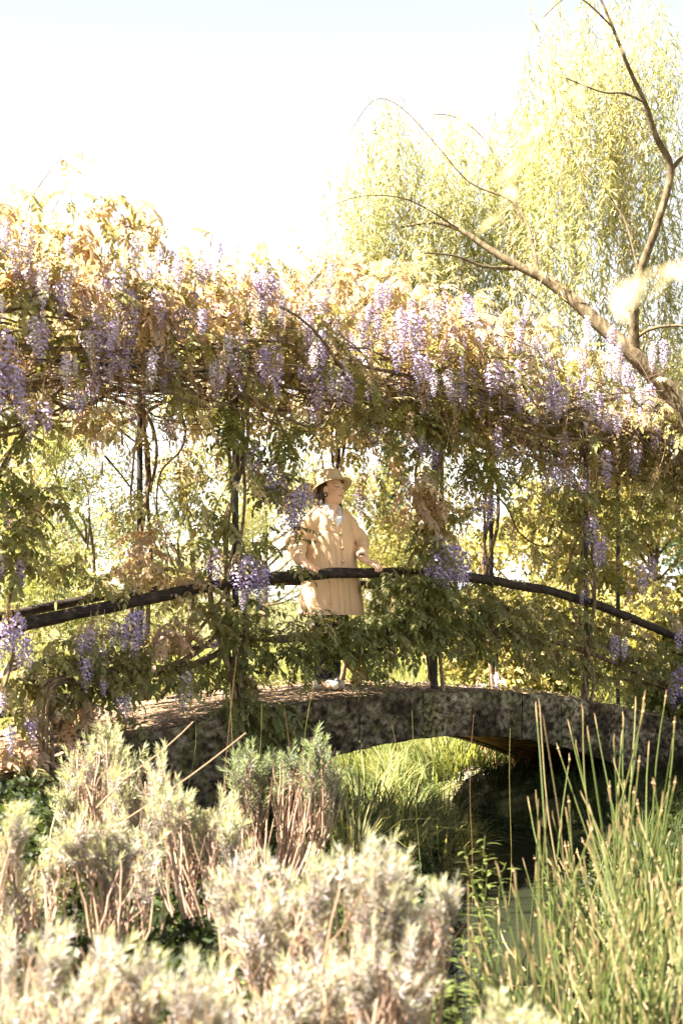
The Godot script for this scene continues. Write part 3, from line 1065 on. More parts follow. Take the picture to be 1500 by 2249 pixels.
func raceme(sd: int, ln: float, r0: float, nfl: int, fade: float, deep: Color, pale: Color) -> ArrayMesh:
	rng.seed = sd
	var mb := MB.new()
	var tan_c := Color(0.44, 0.31, 0.21)
	mb.tube(PackedVector3Array([Vector3(0, 0.03, 0), Vector3(0.004, -ln * 0.4, 0.003), Vector3(0, -ln, 0)]), PackedFloat32Array([0.002, 0.0016, 0.0007]), 4, Color(0.26, 0.22, 0.1), Color(0.3, 0.24, 0.2))
	for i in nfl:
		var f := (i + 0.5) / nfl
		var a := i * 2.39996 + rnd(-0.3, 0.3)
		var faded := f < fade + rnd(-0.12, 0.12)
		var taper_ := minf(1.0, (1.0 - f) * 2.2 + 0.22) * minf(1.0, 0.55 + f * 3.0)
		var r := r0 * taper_ * rnd(0.65, 1.15)
		var out := Vector3(cos(a), 0, sin(a))
		var p := Vector3(0, -ln * f, 0) + out * r + Vector3(0, rnd(-0.008, 0.008), 0)
		var sz := (0.0075 + 0.0065 * minf(1.0, (1.0 - f) * 1.8)) * rnd(0.85, 1.2)
		var side := out.cross(Vector3.UP)
		if faded:
			sz *= 0.62
			var c := jit(tan_c, 0.3)
			mb.sliver(p - out * 0.006, (Vector3.DOWN + out * rnd(0, 0.8) + inside() * 0.5).normalized(), out, sz * 2.0, sz * 1.0, c, c, 0.3)
			mb.sliver(p - out * 0.01, (Vector3.DOWN + side * rnd(-0.8, 0.8)).normalized(), out, sz * 1.7, sz * 0.8, c, c, 0.3)
			continue
		if f > 0.86:   # buds at the tip
			mb.bead(p, Vector3(sz * 0.45, sz * 0.8, sz * 0.45), deep.lerp(pale, rng.randf() * 0.3))
			continue
		# banner petal: two halves folded along the middle
		var cb := jit(pale.lerp(deep, rnd(0.0, 0.45)), 0.12)
		var nn := (out + Vector3.UP * 0.5).normalized()
		var top := p + Vector3.UP * sz * 1.0 - out * sz * 0.1
		var i0 := mb.add(p - Vector3.UP * sz * 0.35, nn, cb)
		var i1 := mb.add(top, nn, cb)
		var il := mb.add(p + side * sz * 0.95 + Vector3.UP * sz * 0.35 - out * sz * 0.35, (nn + side * 0.4).normalized(), cb)
		var ir := mb.add(p - side * sz * 0.95 + Vector3.UP * sz * 0.35 - out * sz * 0.35, (nn - side * 0.4).normalized(), cb)
		mb.t(i0, i1, il)
		mb.t(i0, i1, ir)
		# keel and wings
		mb.bead(p + out * sz * 0.45 - Vector3.UP * sz * 0.35, Vector3(sz * 0.42, sz * 0.55, sz * 0.42), jit(deep.lerp(pale, rng.randf() * 0.35), 0.12))
	return mb.mesh()

func plant_of(p: Vector3) -> Dictionary:
	var rel := p - B0
	var t := rel.dot(AX)
	var w := rel.dot(WX)
	var best: Dictionary = plants[0]
	var bd := 1e9
	for q in plants:
		var d: float = absf(q.t - t) + 1.3 * absf(q.w - clampf(w, 0, 1.07))
		if d < bd:
			bd = d
			best = q
	return best

func leaf(p: Vector3, out: Vector3, tone: int, sc: float, roll := 0.3) -> void:
	var px := 750.0 - p.x / p.z * F
	var py := HY - (p.y - EYE) / -p.z * F
	if px > 648 and px < 812 and py > 975 and py < 1325 and (p - B0).dot(WX) < 0.8 and (px > 690 or py < 1100 or py > 1195):
		return   # the woman is in full view
	if px > 688 and px < 742 and py > 1385 and py < 1530 and rng.randf() < 0.8:
		return   # one trouser leg and shoe show
	var x := out.normalized()
	var z := x.cross(Vector3.UP)
	z = Vector3.BACK if z.length() < 0.1 else z.normalized()
	var y := z.cross(x)
	var b := Basis(x, y, z).rotated(x, rnd(-roll, roll)) * (sc * 1.12)
	leaves.append([Transform3D(b, p), rng.randi() % leaf_kinds.size(), tone])

func shoot(p: Vector3, n: int, tone: int, sc := 1.0, spread := 0.10, lean := Vector3.ZERO) -> void:   # several pinnate leaves round one twig tip
	var a0 := rnd(0, TAU)
	for i in n:
		var a := a0 + TAU * i / n + rnd(-0.4, 0.4)
		var out := Vector3(cos(a), rnd(-0.75, 0.15), sin(a)) + lean
		var tn := tone
		var roll := rng.randf()
		if roll < 0.16:
			tn = maxi(tone - 1, 0)
		elif roll > 0.86:
			tn = mini(tone + 1, 4)
		leaf(p + inside() * spread, out, tn, sc * rnd(0.7, 1.1))

func flower(p: Vector3, kind: int, ln: float, wide := 1.0) -> void:
	var pl := plant_of(p)
	var o := part("flower_cluster", cluster_kinds[kind][0], M.flower, pl.node)
	var s: float = ln / cluster_kinds[kind][1]
	o.transform = Transform3D(Basis.from_euler(Vector3(rnd(-0.1, 0.1), rnd(0, TAU), rnd(-0.1, 0.1))).scaled_local(Vector3(s * wide, s, s * wide)), p - pl.at)

func vine(pts: PackedVector3Array, r0: float, r1: float, m: Material, called := "vine_branch", sides := 6) -> void:
	var pl := plant_of(pts[pts.size() / 2])
	var mb := MB.new()
	mb.tube(pts, taper(pts.size(), r0, r1), sides, Color.WHITE, Color.WHITE, 0.1)
	part(called, mb.mesh(pl.at), m, pl.node)

func make_wisteria() -> void:
	for v in 6:
		leaf_kinds.append(pinnate(500 + v, [5, 5, 4, 5, 6, 4][v], [0.25, 0.22, 0.19, 0.26, 0.27, 0.16][v], [0.12, 0.3, 0.45, 0.22, 0.38, 0.2][v]))
	var deep := Color(0.27, 0.19, 0.44)
	var pale := Color(0.54, 0.455, 0.61)
	cluster_kinds = [
		[raceme(601, 0.26, 0.036, 78, -0.3, deep, pale), 0.26],
		[raceme(602, 0.28, 0.034, 84, 0.42, deep, pale), 0.28],
		[raceme(603, 0.28, 0.028, 74, 1.3, deep, pale), 0.28],
		[raceme(604, 0.30, 0.036, 84, 0.12, Color(0.42, 0.34, 0.55), Color(0.72, 0.66, 0.72)), 0.30],
		[raceme(605, 0.24, 0.032, 70, 0.7, deep, pale), 0.24],
	]
	rng.seed = 640
	var rows := [
		[-4.15, 0.0, "wisteria at the left edge of the bridge with drooping violet clusters"],
		[-2.05, 0.0, "wisteria twining up the near post left of the woman"],
		[0.0, 0.0, "wisteria on the near post just right of the woman with deep green skirt of leaves"],
		[2.02, 0.0, "wisteria wrapped round the leafy right near post"],
		[4.1, 0.0, "wisteria at the right end of the bridge with dark tangled branches"],
		[-2.05, 1.07, "wisteria on the far thin post at the left of the picture"],
		[0.0, 1.07, "wisteria on the far post right behind the woman's hat"],
		[2.02, 1.07, "wisteria on the far post hung with faded clusters right of the middle"],
	]
	for r in rows:
		var at := B(r[0], r[1], deck(r[0]))
		plants.append({"node": thing("wisteria", r[2], "wisteria", at, "wisterias climbing the pergola"), "at": at, "t": r[0], "w": r[1]})
	# stems twisting up the posts
	for q in plants:
		for k in (4 if q.w == 0.0 else 3):
			var src := []
			var a := rnd(0, TAU)
			var tw := rnd(4.0, 9.0) * (1 if k % 2 else -1)
			var y0 := deck(q.t) - 0.03
			var y1 := top_y(q.t)
			if q.w > 0.5 and q.t == -2.05 and k == 2:
				tw = 2.0
			for i in 12:
				var f := i / 11.0
				var r: float = 0.042 + 0.05 * absf(fine.get_noise_2d(f * 3 + k * 9, q.t * 5)) + (0.12 * sin(f * PI) * (1.0 if k == 3 else 0.15))
				src.append(Vector3(cos(a + tw * f) * r, lerpf(y0, y1, f), sin(a + tw * f) * r) + B(q.t, q.w, 0))
			var r0 := rnd(0.010, 0.019)
			vine(smooth_path(src, 3), r0 * 1.25, r0 * 0.7, M.vine_pale if k % 2 else M.vine, "stem", 8)
	# the woody tangle under and in the roof
	for i in 330:
		var t := rnd(-5.2, 5.0)
		var w := rnd(-0.35, 1.35)
		var ln := rnd(0.7, 2.3) * (1 if rng.randf() < 0.5 else -1)
		var y := top_y(t) + rnd(-0.12, 0.30)
		var t2 := t + ln
		var b := B(t2, w + rnd(-0.5, 0.5), top_y(t2) + rnd(-0.16, 0.34))
		var r0 := rnd(0.005, 0.012) if rng.randf() < 0.75 else rnd(0.012, 0.024)
		vine(bent(B(t, w, y), b, 9, 0.26, rnd(0.0, 0.12)), r0, r0 * 0.45, M.vine if rng.randf() < 0.75 else M.vine_pale, "vine_branch", 5)
	for i in 130:   # the darkest, lowest layer, seen from below and from the front
		var t := rnd(-5.2, 4.6)
		if t > -0.9 and i % 2:
			continue
		var w := rnd(-0.4, 0.5)
		var t2 := t + rnd(0.8, 2.2)
		var r0 := rnd(0.004, 0.010) if i % 5 else rnd(0.012, 0.018)
		vine(bent(B(t, w, top_y(t) + rnd(-0.24, 0.08)), B(t2, w + rnd(-0.3, 0.4), top_y(t2) + rnd(-0.34, 0.18)), 9, 0.22, rnd(-0.05, 0.1)), r0, r0 * 0.5, M.vine, "vine_branch", 5)
	for i in 60:   # bare branches arching down at the right end
		var t := rnd(1.0, 4.6)
		var w := rnd(-0.3, 0.9)
		var t2 := t + rnd(-1.4, 1.4)
		var r0 := rnd(0.005, 0.012)
		vine(bent(B(t, w, top_y(t) + rnd(-0.2, 0.1)), B(t2, w + rnd(-0.3, 0.3), top_y(t2) - rnd(0.2, 0.75)), 9, 0.15, rnd(-0.1, 0.1)), r0, r0 * 0.3, M.vine, "vine_branch", 5)
	# thin shoots: one mesh of twigs for each plant
	var twigs := {}
	for q in plants:
		twigs[q.t + q.w * 100.0] = MB.new()
	for i in 900:
		var t := rnd(-5.2, 5.0)
		var w := rnd(-0.5, 1.5)
		var p := B(t, w, top_y(t) + rnd(-0.1, 0.7))
		var d := Vector3(rnd(-1, 1), rnd(-1.2, 0.5), rnd(-1, 1)).normalized() * rnd(0.2, 0.75)
		if i % 3 == 0:
			p.y = top_y(t) - 0.05
			d = (Vector3(rnd(-0.6, 0.6), -1.0, rnd(-0.6, 0.6))) * rnd(0.25, 0.9)
		var q := plant_of(p)
		var mb: MB = twigs[q.t + q.w * 100.0]
		var c := Color(0.10, 0.065, 0.045) if i % 3 else Color(0.26, 0.17, 0.10)
		mb.tube(bent(p, p + d, 6, 0.08), taper(6, rnd(0.003, 0.006), 0.0015), 3, c, c)
		if rng.randf() < 0.4:
			shoot(p + d, 3, 1 + rng.randi() % 3, 0.8)
	for q in plants:
		var o := part("twigs", twigs[q.t + q.w * 100.0].mesh(q.at), M.twig, q.node)
		o.set_meta("kind", "stuff")
	# old vines along the lower left and along the skirt
	var V := [
		[0.05, 0.036, 0.022, [[-30, 1500], [60, 1497], [120, 1494], [190, 1484], [280, 1472], [380, 1474], [470, 1440], [520, 1400]]],
		[0.5, 0.024, 0.015, [[30, 1475], [130, 1466], [230, 1450], [330, 1442], [450, 1420], [600, 1402]]],
		[-0.1, 0.016, 0.012, [[88, 1720], [92, 1600], [96, 1535], [112, 1502], [150, 1489], [205, 1494]]],
		[-0.12, 0.013, 0.011, [[104, 1700], [103, 1590], [108, 1530], [120, 1505], [158, 1496], [215, 1503]]],
		[-0.14, 0.012, 0.009, [[118, 1690], [114, 1580], [119, 1525], [132, 1503], [170, 1492]]],
		[-0.08, 0.014, 0.010, [[96, 1650], [84, 1560], [92, 1508], [118, 1490], [160, 1485]]],
		[0.0, 0.018, 0.014, [[190, 1720], [194, 1620], [186, 1540], [178, 1495], [172, 1470]]],
		[0.02, 0.015, 0.010, [[205, 1700], [202, 1600], [198, 1540], [210, 1490]]],
		[-0.02, 0.012, 0.008, [[130, 1600], [150, 1570], [162, 1530], [160, 1480], [166, 1440]]],
		[-0.05, 0.018, 0.010, [[330, 1476], [400, 1452], [450, 1420], [500, 1365], [540, 1310], [570, 1262]]],
		[-0.03, 0.014, 0.008, [[400, 1430], [455, 1362], [490, 1310], [505, 1240], [515, 1180]]],
		[0.0, 0.012, 0.008, [[515, 1395], [600, 1408], [680, 1402], [760, 1412], [860, 1398]]],
		[-0.03, 0.030, 0.022, [[600, 1405], [700, 1398], [800, 1392], [900, 1385], [1000, 1380], [1100, 1386], [1200, 1404], [1300, 1436], [1400, 1478], [1520, 1530]]],
		[0.05, 0.018, 0.012, [[1300, 1400], [1210, 1450], [1260, 1478], [1340, 1490], [1420, 1500], [1520, 1540]]],
		[0.3, 0.022, 0.014, [[1200, 1360], [1300, 1378], [1400, 1402], [1500, 1440]]],
		[0.1, 0.05, 0.04, [[1280, 900], [1340, 930], [1400, 958], [1450, 985], [1520, 1030]]],
		[0.3, 0.036, 0.024, [[1060, 870], [1180, 900], [1290, 935], [1400, 990], [1510, 1060]]],
		[0.2, 0.02, 0.01, [[1000, 872], [1100, 935], [1190, 985], [1260, 1010], [1340, 1000], [1420, 960]]],
		[0.6, 0.02, 0.012, [[1120, 900], [1230, 950], [1330, 975], [1420, 1020], [1500, 1050]]],
		[0.9, 0.012, 0.006, [[1050, 1050], [1110, 1110], [1140, 1170], [1190, 1200], [1250, 1190]]],
		[0.0, 0.010, 0.005, [[1450, 930], [1440, 1050], [1400, 1130], [1380, 1200]]],
		[0.1, 0.014, 0.01, [[590, 965], [605, 900], [640, 870], [720, 850], [800, 865], [880, 930], [930, 990]]],
		[0.0, 0.016, 0.008, [[560, 780], [590, 850], [610, 920], [640, 980]]],
		[-0.1, 0.012, 0.006, [[450, 740], [480, 790], [500, 850], [510, 905]]],
		[1.0, 0.018, 0.010, [[200, 855], [260, 880], [310, 900], [335, 935], [345, 1000], [330, 1080]]],
		[1.0, 0.010, 0.006, [[375, 850], [405, 930], [400, 985], [355, 1035], [345, 1100], [350, 1160]]],
		[1.0, 0.009, 0.005, [[240, 920], [290, 965], [330, 985]]],
		[1.0, 0.009, 0.004, [[230, 1000], [280, 1060], [325, 1125]]],
		[0.0, 0.020, 0.010, [[-10, 1060], [40, 970], [90, 900], [140, 850]]],
		[0.1, 0.014, 0.006, [[-10, 960], [60, 945], [110, 925], [190, 930]]],
		[-0.05, 0.012, 0.007, [[-10, 1560], [30, 1440], [20, 1330], [60, 1200]]],
		[0.0, 0.010, 0.007, [[0, 1540], [60, 1590], [110, 1660], [150, 1720]]],
	]
	for r in V:
		var src := []
		for p in r[3]:
			src.append(bp(p[0], p[1], r[0]))
		vine(smooth_path(src, 4), r[1], r[2], M.vine_pale if r[1] in [0.016, 0.013, 0.014, 0.010] else M.vine, "vine_branch", 8)
	# roof foliage
	for i in 800:
		var t := rnd(-5.2, 5.0)
		var w := rnd(-0.5, 1.5) if i % 3 else rnd(-0.55, 0.2)
		var top := 4.02 + 0.17 * sin(t * 2.1 + 0.6) * sin(t * 0.9 + w) + 0.1 * sin(t * 5.3)
		if t > 0.8:
			top -= 0.30 * (t - 0.8)
			if i % 3 == 0:
				continue
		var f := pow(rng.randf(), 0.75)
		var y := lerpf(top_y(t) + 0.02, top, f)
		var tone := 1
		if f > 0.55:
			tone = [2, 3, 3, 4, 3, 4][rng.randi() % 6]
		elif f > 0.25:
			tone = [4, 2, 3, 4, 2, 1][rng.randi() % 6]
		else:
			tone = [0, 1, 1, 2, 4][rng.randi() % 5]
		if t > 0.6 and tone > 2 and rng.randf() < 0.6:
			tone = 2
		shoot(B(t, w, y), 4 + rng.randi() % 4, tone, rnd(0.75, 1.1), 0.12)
	# upright sprigs on top
	for i in 26:
		var t := rnd(-5, 4)
		var p := B(t, rnd(-0.3, 1.2), rnd(3.9, 4.05))
		var up := Vector3(rnd(-0.3, 0.3), rnd(0.15, 0.4), rnd(-0.3, 0.3))
		vine(bent(p, p + up, 5, 0.05), 0.004, 0.0015, M.vine_pale, "vine_branch", 4)
		for k in 3:
			leaf(p + up * rnd(0.4, 1.0), Vector3(rnd(-1, 1), rnd(-0.3, 0.5), rnd(-1, 1)), 3, rnd(0.5, 0.85))
	# leafy masses elsewhere: [px, py, across, half width, half height, shoots, tone]
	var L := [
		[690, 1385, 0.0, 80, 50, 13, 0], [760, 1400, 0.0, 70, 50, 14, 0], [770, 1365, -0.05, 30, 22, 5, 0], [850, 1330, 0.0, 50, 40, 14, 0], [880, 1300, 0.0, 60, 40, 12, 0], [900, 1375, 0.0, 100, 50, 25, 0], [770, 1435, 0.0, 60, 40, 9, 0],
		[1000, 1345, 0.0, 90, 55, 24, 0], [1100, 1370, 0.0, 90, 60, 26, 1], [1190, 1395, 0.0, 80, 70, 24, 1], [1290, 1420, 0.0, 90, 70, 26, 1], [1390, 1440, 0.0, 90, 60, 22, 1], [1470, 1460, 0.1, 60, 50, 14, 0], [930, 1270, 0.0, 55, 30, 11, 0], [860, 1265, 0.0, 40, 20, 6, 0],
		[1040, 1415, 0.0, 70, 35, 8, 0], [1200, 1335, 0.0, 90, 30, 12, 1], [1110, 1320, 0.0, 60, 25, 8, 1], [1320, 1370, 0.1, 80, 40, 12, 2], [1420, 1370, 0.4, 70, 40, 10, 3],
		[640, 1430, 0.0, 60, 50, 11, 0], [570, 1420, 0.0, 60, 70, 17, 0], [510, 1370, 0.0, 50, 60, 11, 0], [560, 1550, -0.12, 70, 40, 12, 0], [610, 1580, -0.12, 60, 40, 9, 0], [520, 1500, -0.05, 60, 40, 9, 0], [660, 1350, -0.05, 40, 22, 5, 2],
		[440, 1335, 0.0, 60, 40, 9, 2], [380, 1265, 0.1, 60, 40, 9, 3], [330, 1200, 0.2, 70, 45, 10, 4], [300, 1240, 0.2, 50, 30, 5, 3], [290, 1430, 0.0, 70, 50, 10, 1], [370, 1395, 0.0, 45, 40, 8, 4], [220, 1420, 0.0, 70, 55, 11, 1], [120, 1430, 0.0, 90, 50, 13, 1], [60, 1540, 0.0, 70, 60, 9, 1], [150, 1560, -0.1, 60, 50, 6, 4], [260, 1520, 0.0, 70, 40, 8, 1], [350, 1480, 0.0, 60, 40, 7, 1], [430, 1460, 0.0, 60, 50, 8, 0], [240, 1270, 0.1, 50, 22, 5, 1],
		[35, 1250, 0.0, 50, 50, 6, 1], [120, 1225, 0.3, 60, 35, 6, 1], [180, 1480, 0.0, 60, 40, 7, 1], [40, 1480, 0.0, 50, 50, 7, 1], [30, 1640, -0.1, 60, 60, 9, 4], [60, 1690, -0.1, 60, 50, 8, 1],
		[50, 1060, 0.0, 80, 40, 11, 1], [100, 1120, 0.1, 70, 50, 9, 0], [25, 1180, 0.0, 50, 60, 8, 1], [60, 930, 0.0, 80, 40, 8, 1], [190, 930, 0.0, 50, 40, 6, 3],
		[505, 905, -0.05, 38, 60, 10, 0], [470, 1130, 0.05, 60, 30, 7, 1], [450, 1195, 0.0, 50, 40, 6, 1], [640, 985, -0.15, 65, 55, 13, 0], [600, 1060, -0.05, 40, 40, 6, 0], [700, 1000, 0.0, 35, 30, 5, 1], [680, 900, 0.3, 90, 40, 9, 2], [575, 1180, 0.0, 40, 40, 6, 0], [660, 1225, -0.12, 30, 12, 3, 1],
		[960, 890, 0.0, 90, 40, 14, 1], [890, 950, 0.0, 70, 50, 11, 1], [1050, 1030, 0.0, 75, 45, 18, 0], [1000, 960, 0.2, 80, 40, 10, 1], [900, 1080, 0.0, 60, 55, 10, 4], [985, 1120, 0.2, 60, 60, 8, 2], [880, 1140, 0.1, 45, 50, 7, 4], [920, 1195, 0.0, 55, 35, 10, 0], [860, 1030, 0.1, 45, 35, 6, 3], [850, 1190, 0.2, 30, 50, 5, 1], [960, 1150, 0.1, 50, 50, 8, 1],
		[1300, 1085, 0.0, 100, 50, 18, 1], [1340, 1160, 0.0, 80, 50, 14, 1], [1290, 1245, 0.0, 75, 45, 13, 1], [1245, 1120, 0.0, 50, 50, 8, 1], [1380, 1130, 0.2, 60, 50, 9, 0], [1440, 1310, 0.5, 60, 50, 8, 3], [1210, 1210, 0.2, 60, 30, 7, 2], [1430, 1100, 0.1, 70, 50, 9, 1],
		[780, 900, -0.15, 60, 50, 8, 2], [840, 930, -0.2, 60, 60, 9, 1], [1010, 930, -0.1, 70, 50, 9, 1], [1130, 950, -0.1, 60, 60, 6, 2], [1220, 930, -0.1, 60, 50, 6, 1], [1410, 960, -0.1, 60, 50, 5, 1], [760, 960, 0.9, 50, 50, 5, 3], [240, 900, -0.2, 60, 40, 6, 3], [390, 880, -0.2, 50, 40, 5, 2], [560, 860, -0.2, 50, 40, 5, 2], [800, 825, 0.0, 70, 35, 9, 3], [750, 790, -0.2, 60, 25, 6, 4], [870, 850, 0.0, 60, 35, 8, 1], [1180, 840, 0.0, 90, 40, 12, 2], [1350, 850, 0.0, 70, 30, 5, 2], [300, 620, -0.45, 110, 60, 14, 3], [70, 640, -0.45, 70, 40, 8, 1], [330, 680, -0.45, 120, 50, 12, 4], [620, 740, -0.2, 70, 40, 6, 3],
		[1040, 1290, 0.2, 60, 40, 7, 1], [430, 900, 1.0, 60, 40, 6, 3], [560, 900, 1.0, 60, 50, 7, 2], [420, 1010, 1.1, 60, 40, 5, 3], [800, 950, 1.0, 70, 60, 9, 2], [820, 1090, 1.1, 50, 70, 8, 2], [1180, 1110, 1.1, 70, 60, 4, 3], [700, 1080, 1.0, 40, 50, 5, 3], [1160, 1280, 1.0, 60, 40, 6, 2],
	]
	for r in L:
		for i in int(r[5] * 0.92):
			var q := inside()
			var p := bp(r[0] + q.x * r[3], r[1] + q.y * r[4], r[2] + q.z * 0.16)
			# the woman stands here, behind the rail: nothing grows through her
			var rel := p - B0
			var t := rel.dot(AX)
			if rel.dot(WX) > -0.06 and rel.dot(WX) < 0.75 and t > -1.75 and t < -0.15 and p.y > 1.05 and p.y < 2.75:
				p = B(t, -0.14 - 0.1 * rng.randf(), p.y)
				if p.y > 1.62 and t > -1.5 and t < -0.5:
					continue
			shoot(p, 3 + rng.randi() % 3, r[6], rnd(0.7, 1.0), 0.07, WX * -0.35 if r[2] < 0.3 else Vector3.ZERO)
	# flower clusters: [px, py, length in px, kind, across]
	var K := [
		[770, 900, 90, 2, -0.1], [830, 880, 100, 1, -0.1], [900, 900, 90, 4, -0.1], [1000, 900, 100, 2, -0.1], [1090, 910, 90, 1, -0.1], [1130, 930, 90, 4, -0.1], [1180, 900, 100, 2, -0.1], [1240, 920, 80, 1, -0.1], [1300, 900, 90, 4, -0.1], [1350, 930, 100, 2, -0.1], [1400, 950, 90, 1, -0.1], [1450, 990, 90, 2, -0.1], [1330, 990, 80, 0, -0.1], [1170, 1000, 80, 2, 0.0], [700, 870, 80, 2, -0.1], [640, 860, 70, 4, -0.1], [560, 840, 80, 2, -0.2], [390, 850, 80, 2, -0.2], [290, 840, 90, 4, -0.2], [240, 860, 70, 2, -0.2], [580, 585, 100, 0, -0.3], [565, 600, 80, 0, -0.3], [600, 600, 70, 0, -0.3], [690, 635, 130, 3, -0.2], [672, 650, 90, 3, -0.2], [530, 715, 90, 3, -0.2], [600, 660, 120, 2, -0.2], [712, 730, 90, 0, -0.1], [475, 800, 95, 2, -0.2], [330, 740, 80, 1, -0.3], [215, 690, 95, 0, -0.4], [195, 720, 70, 3, -0.4], [185, 600, 80, 1, -0.4], [230, 610, 70, 0, -0.4], [130, 620, 80, 0, -0.4], [95, 850, 100, 1, -0.3],
		[15, 730, 140, 0, -0.4], [40, 760, 120, 1, -0.4], [-10, 800, 130, 0, -0.4], [45, 850, 80, 0, -0.4], [180, 830, 90, 1, -0.3], [110, 870, 80, 4, -0.3], [70, 880, 90, 1, -0.3], [150, 820, 80, 4, -0.3], [75, 690, 90, 3, -0.4], [255, 760, 60, 1, -0.3], [375, 915, 60, 0, 1.0], [365, 925, 50, 0, 1.0], [410, 950, 60, 4, 1.0], [480, 970, 80, 4, 0.9], [560, 970, 70, 0, 0.0], [545, 990, 60, 0, 0.1], [600, 990, 90, 1, -0.05], [620, 1000, 120, 1, -0.05], [640, 1045, 120, 1, -0.12], [655, 1075, 100, 0, -0.12], [625, 1060, 110, 4, -0.1], [668, 1060, 70, 0, -0.1], [684, 1080, 40, 0, -0.1], [590, 1040, 60, 0, 0.0], [570, 1010, 90, 4, 0.0],
		[1060, 1070, 95, 1, 0.1], [1040, 1050, 90, 4, 0.1], [1080, 1060, 80, 1, 0.1], [1020, 1050, 70, 2, 0.1], [955, 1185, 105, 0, -0.1], [975, 1175, 115, 3, -0.14], [1000, 1195, 95, 0, -0.12], [1022, 1210, 80, 0, -0.1], [962, 1215, 70, 0, -0.15], [985, 1210, 85, 0, -0.16], [1010, 1225, 66, 3, -0.15], [940, 1225, 50, 0, -0.1],
		[545, 1220, 95, 0, -0.08], [580, 1245, 90, 0, -0.1], [565, 1225, 80, 1, -0.08], [520, 1210, 90, 1, -0.05], [470, 1205, 80, 0, -0.05], [455, 1195, 60, 4, -0.05], [535, 1295, 50, 3, -0.1], [490, 1215, 70, 2, -0.05],
		[290, 1345, 95, 0, -0.1], [305, 1340, 75, 0, -0.1], [270, 1370, 60, 0, -0.1], [200, 1350, 85, 1, -0.1], [180, 1370, 70, 1, -0.1], [230, 1350, 90, 4, -0.1], [252, 1345, 75, 1, -0.12], [190, 1445, 75, 0, -0.1], [225, 1480, 50, 1, -0.1], [215, 1340, 60, 2, -0.1],
		[20, 1320, 115, 1, -0.1], [40, 1350, 110, 0, -0.1], [60, 1400, 70, 0, -0.1], [5, 1370, 90, 0, -0.1], [75, 1550, 85, 1, -0.1], [20, 1590, 70, 3, -0.15], [60, 1530, 70, 4, -0.1], [5, 1500, 70, 1, -0.1], [410, 1475, 85, 3, -0.08], [280, 1520, 65, 3, -0.1], [262, 1510, 60, 1, -0.1],
		[45, 1230, 75, 0, 0.0], [50, 1080, 50, 0, 0.1], [15, 1100, 60, 0, 0.1], [0, 1200, 70, 1, 0.0], [20, 1010, 60, 4, 0.1],
		[1210, 1000, 85, 1, 0.1], [1250, 995, 80, 1, 0.1], [1280, 1020, 95, 1, 0.0], [1230, 1010, 70, 0, 0.1], [1300, 1100, 100, 1, -0.1], [1318, 1150, 90, 1, -0.1], [1310, 1190, 60, 0, -0.1], [1290, 1260, 60, 4, 0.0], [1280, 1280, 50, 1, 0.0], [1410, 1240, 75, 0, 0.5], [1432, 1225, 55, 0, 0.5], [1385, 1250, 60, 4, 0.5], [1380, 770, 80, 0, 0.0], [1372, 870, 75, 1, 0.0], [1120, 780, 95, 1, 0.0], [1200, 860, 80, 4, 0.0], [1060, 840, 75, 1, 0.0], [900, 785, 90, 1, 0.0], [880, 825, 60, 0, 0.0], [1150, 945, 75, 4, 0.1], [1350, 1395, 60, 0, -0.1], [1372, 1400, 50, 3, -0.1], [1480, 1475, 80, 0, 0.0], [1500, 1460, 80, 0, 0.0], [1490, 1360, 70, 1, 0.0], [1090, 1475, 40, 3, 0.9], [1050, 1485, 45, 1, 0.9], [925, 955, 55, 0, 0.0], [950, 960, 70, 0, 0.0], [860, 940, 85, 2, 0.2], [830, 960, 90, 2, 0.5], [800, 1000, 95, 2, 0.9], [790, 1050, 80, 1, 0.9], [805, 760, 90, 3, 0.0], [820, 840, 80, 2, 0.0], [1340, 1050, 70, 4, 0.3], [1400, 1170, 90, 2, 0.9], [1360, 1220, 90, 2, 0.9], [1170, 1170, 90, 2, 1.0], [1220, 1150, 100, 2, 1.0], [1250, 1160, 90, 2, 1.0], [1130, 1150, 60, 4, 0.9], [1190, 1060, 80, 2, 0.9], [1010, 1160, 70, 2, 0.9], [1060, 1180, 60, 4, 0.9], [640, 1390, 40, 0, 0.1], [475, 1395, 35, 0, 0.1], [850, 900, 80, 2, 0.0], [930, 830, 80, 1, 0.0], [1000, 830, 80, 4, 0.0], [1260, 780, 90, 2, 0.0], [1160, 720, 90, 2, 0.0], [1040, 760, 90, 2, 0.0], [980, 700, 90, 2, 0.0],
	]
	for r in K:
		var p := bp(r[0], r[1], r[4] - (0.13 if r[4] < 0.2 else 0.0))
		flower(p, r[3], r[2] * -p.z / F * 1.05, rnd(1.0, 1.25))
	for i in 460:   # many more, faded or fresh, all through the roof
		var t := rnd(-4.8, 4.8)
		var w := rnd(-0.5, 1.3)
		if t > 1.5 and i % 2:
			continue
		flower(B(t, w - (0.3 if i % 2 == 0 else 0.0), top_y(t) + rnd(-0.02, 0.72)), [2, 3, 1, 0, 3, 2, 4, 0, 3][rng.randi() % 9], rnd(0.2, 0.34), rnd(0.9, 1.2))
	for i in 300:   # a haze of small clusters over the near face of the roof
		var t := rnd(-4.9, 1.9)
		flower(B(t, rnd(-0.68, -0.15), top_y(t) + rnd(-0.05, 0.72) - (0.3 * maxf(0.0, t - 1.3))), [0, 3, 1, 3, 4, 0, 2][rng.randi() % 7], rnd(0.13, 0.25), rnd(0.9, 1.3))
	# seed pods
	var pb := MB.new()
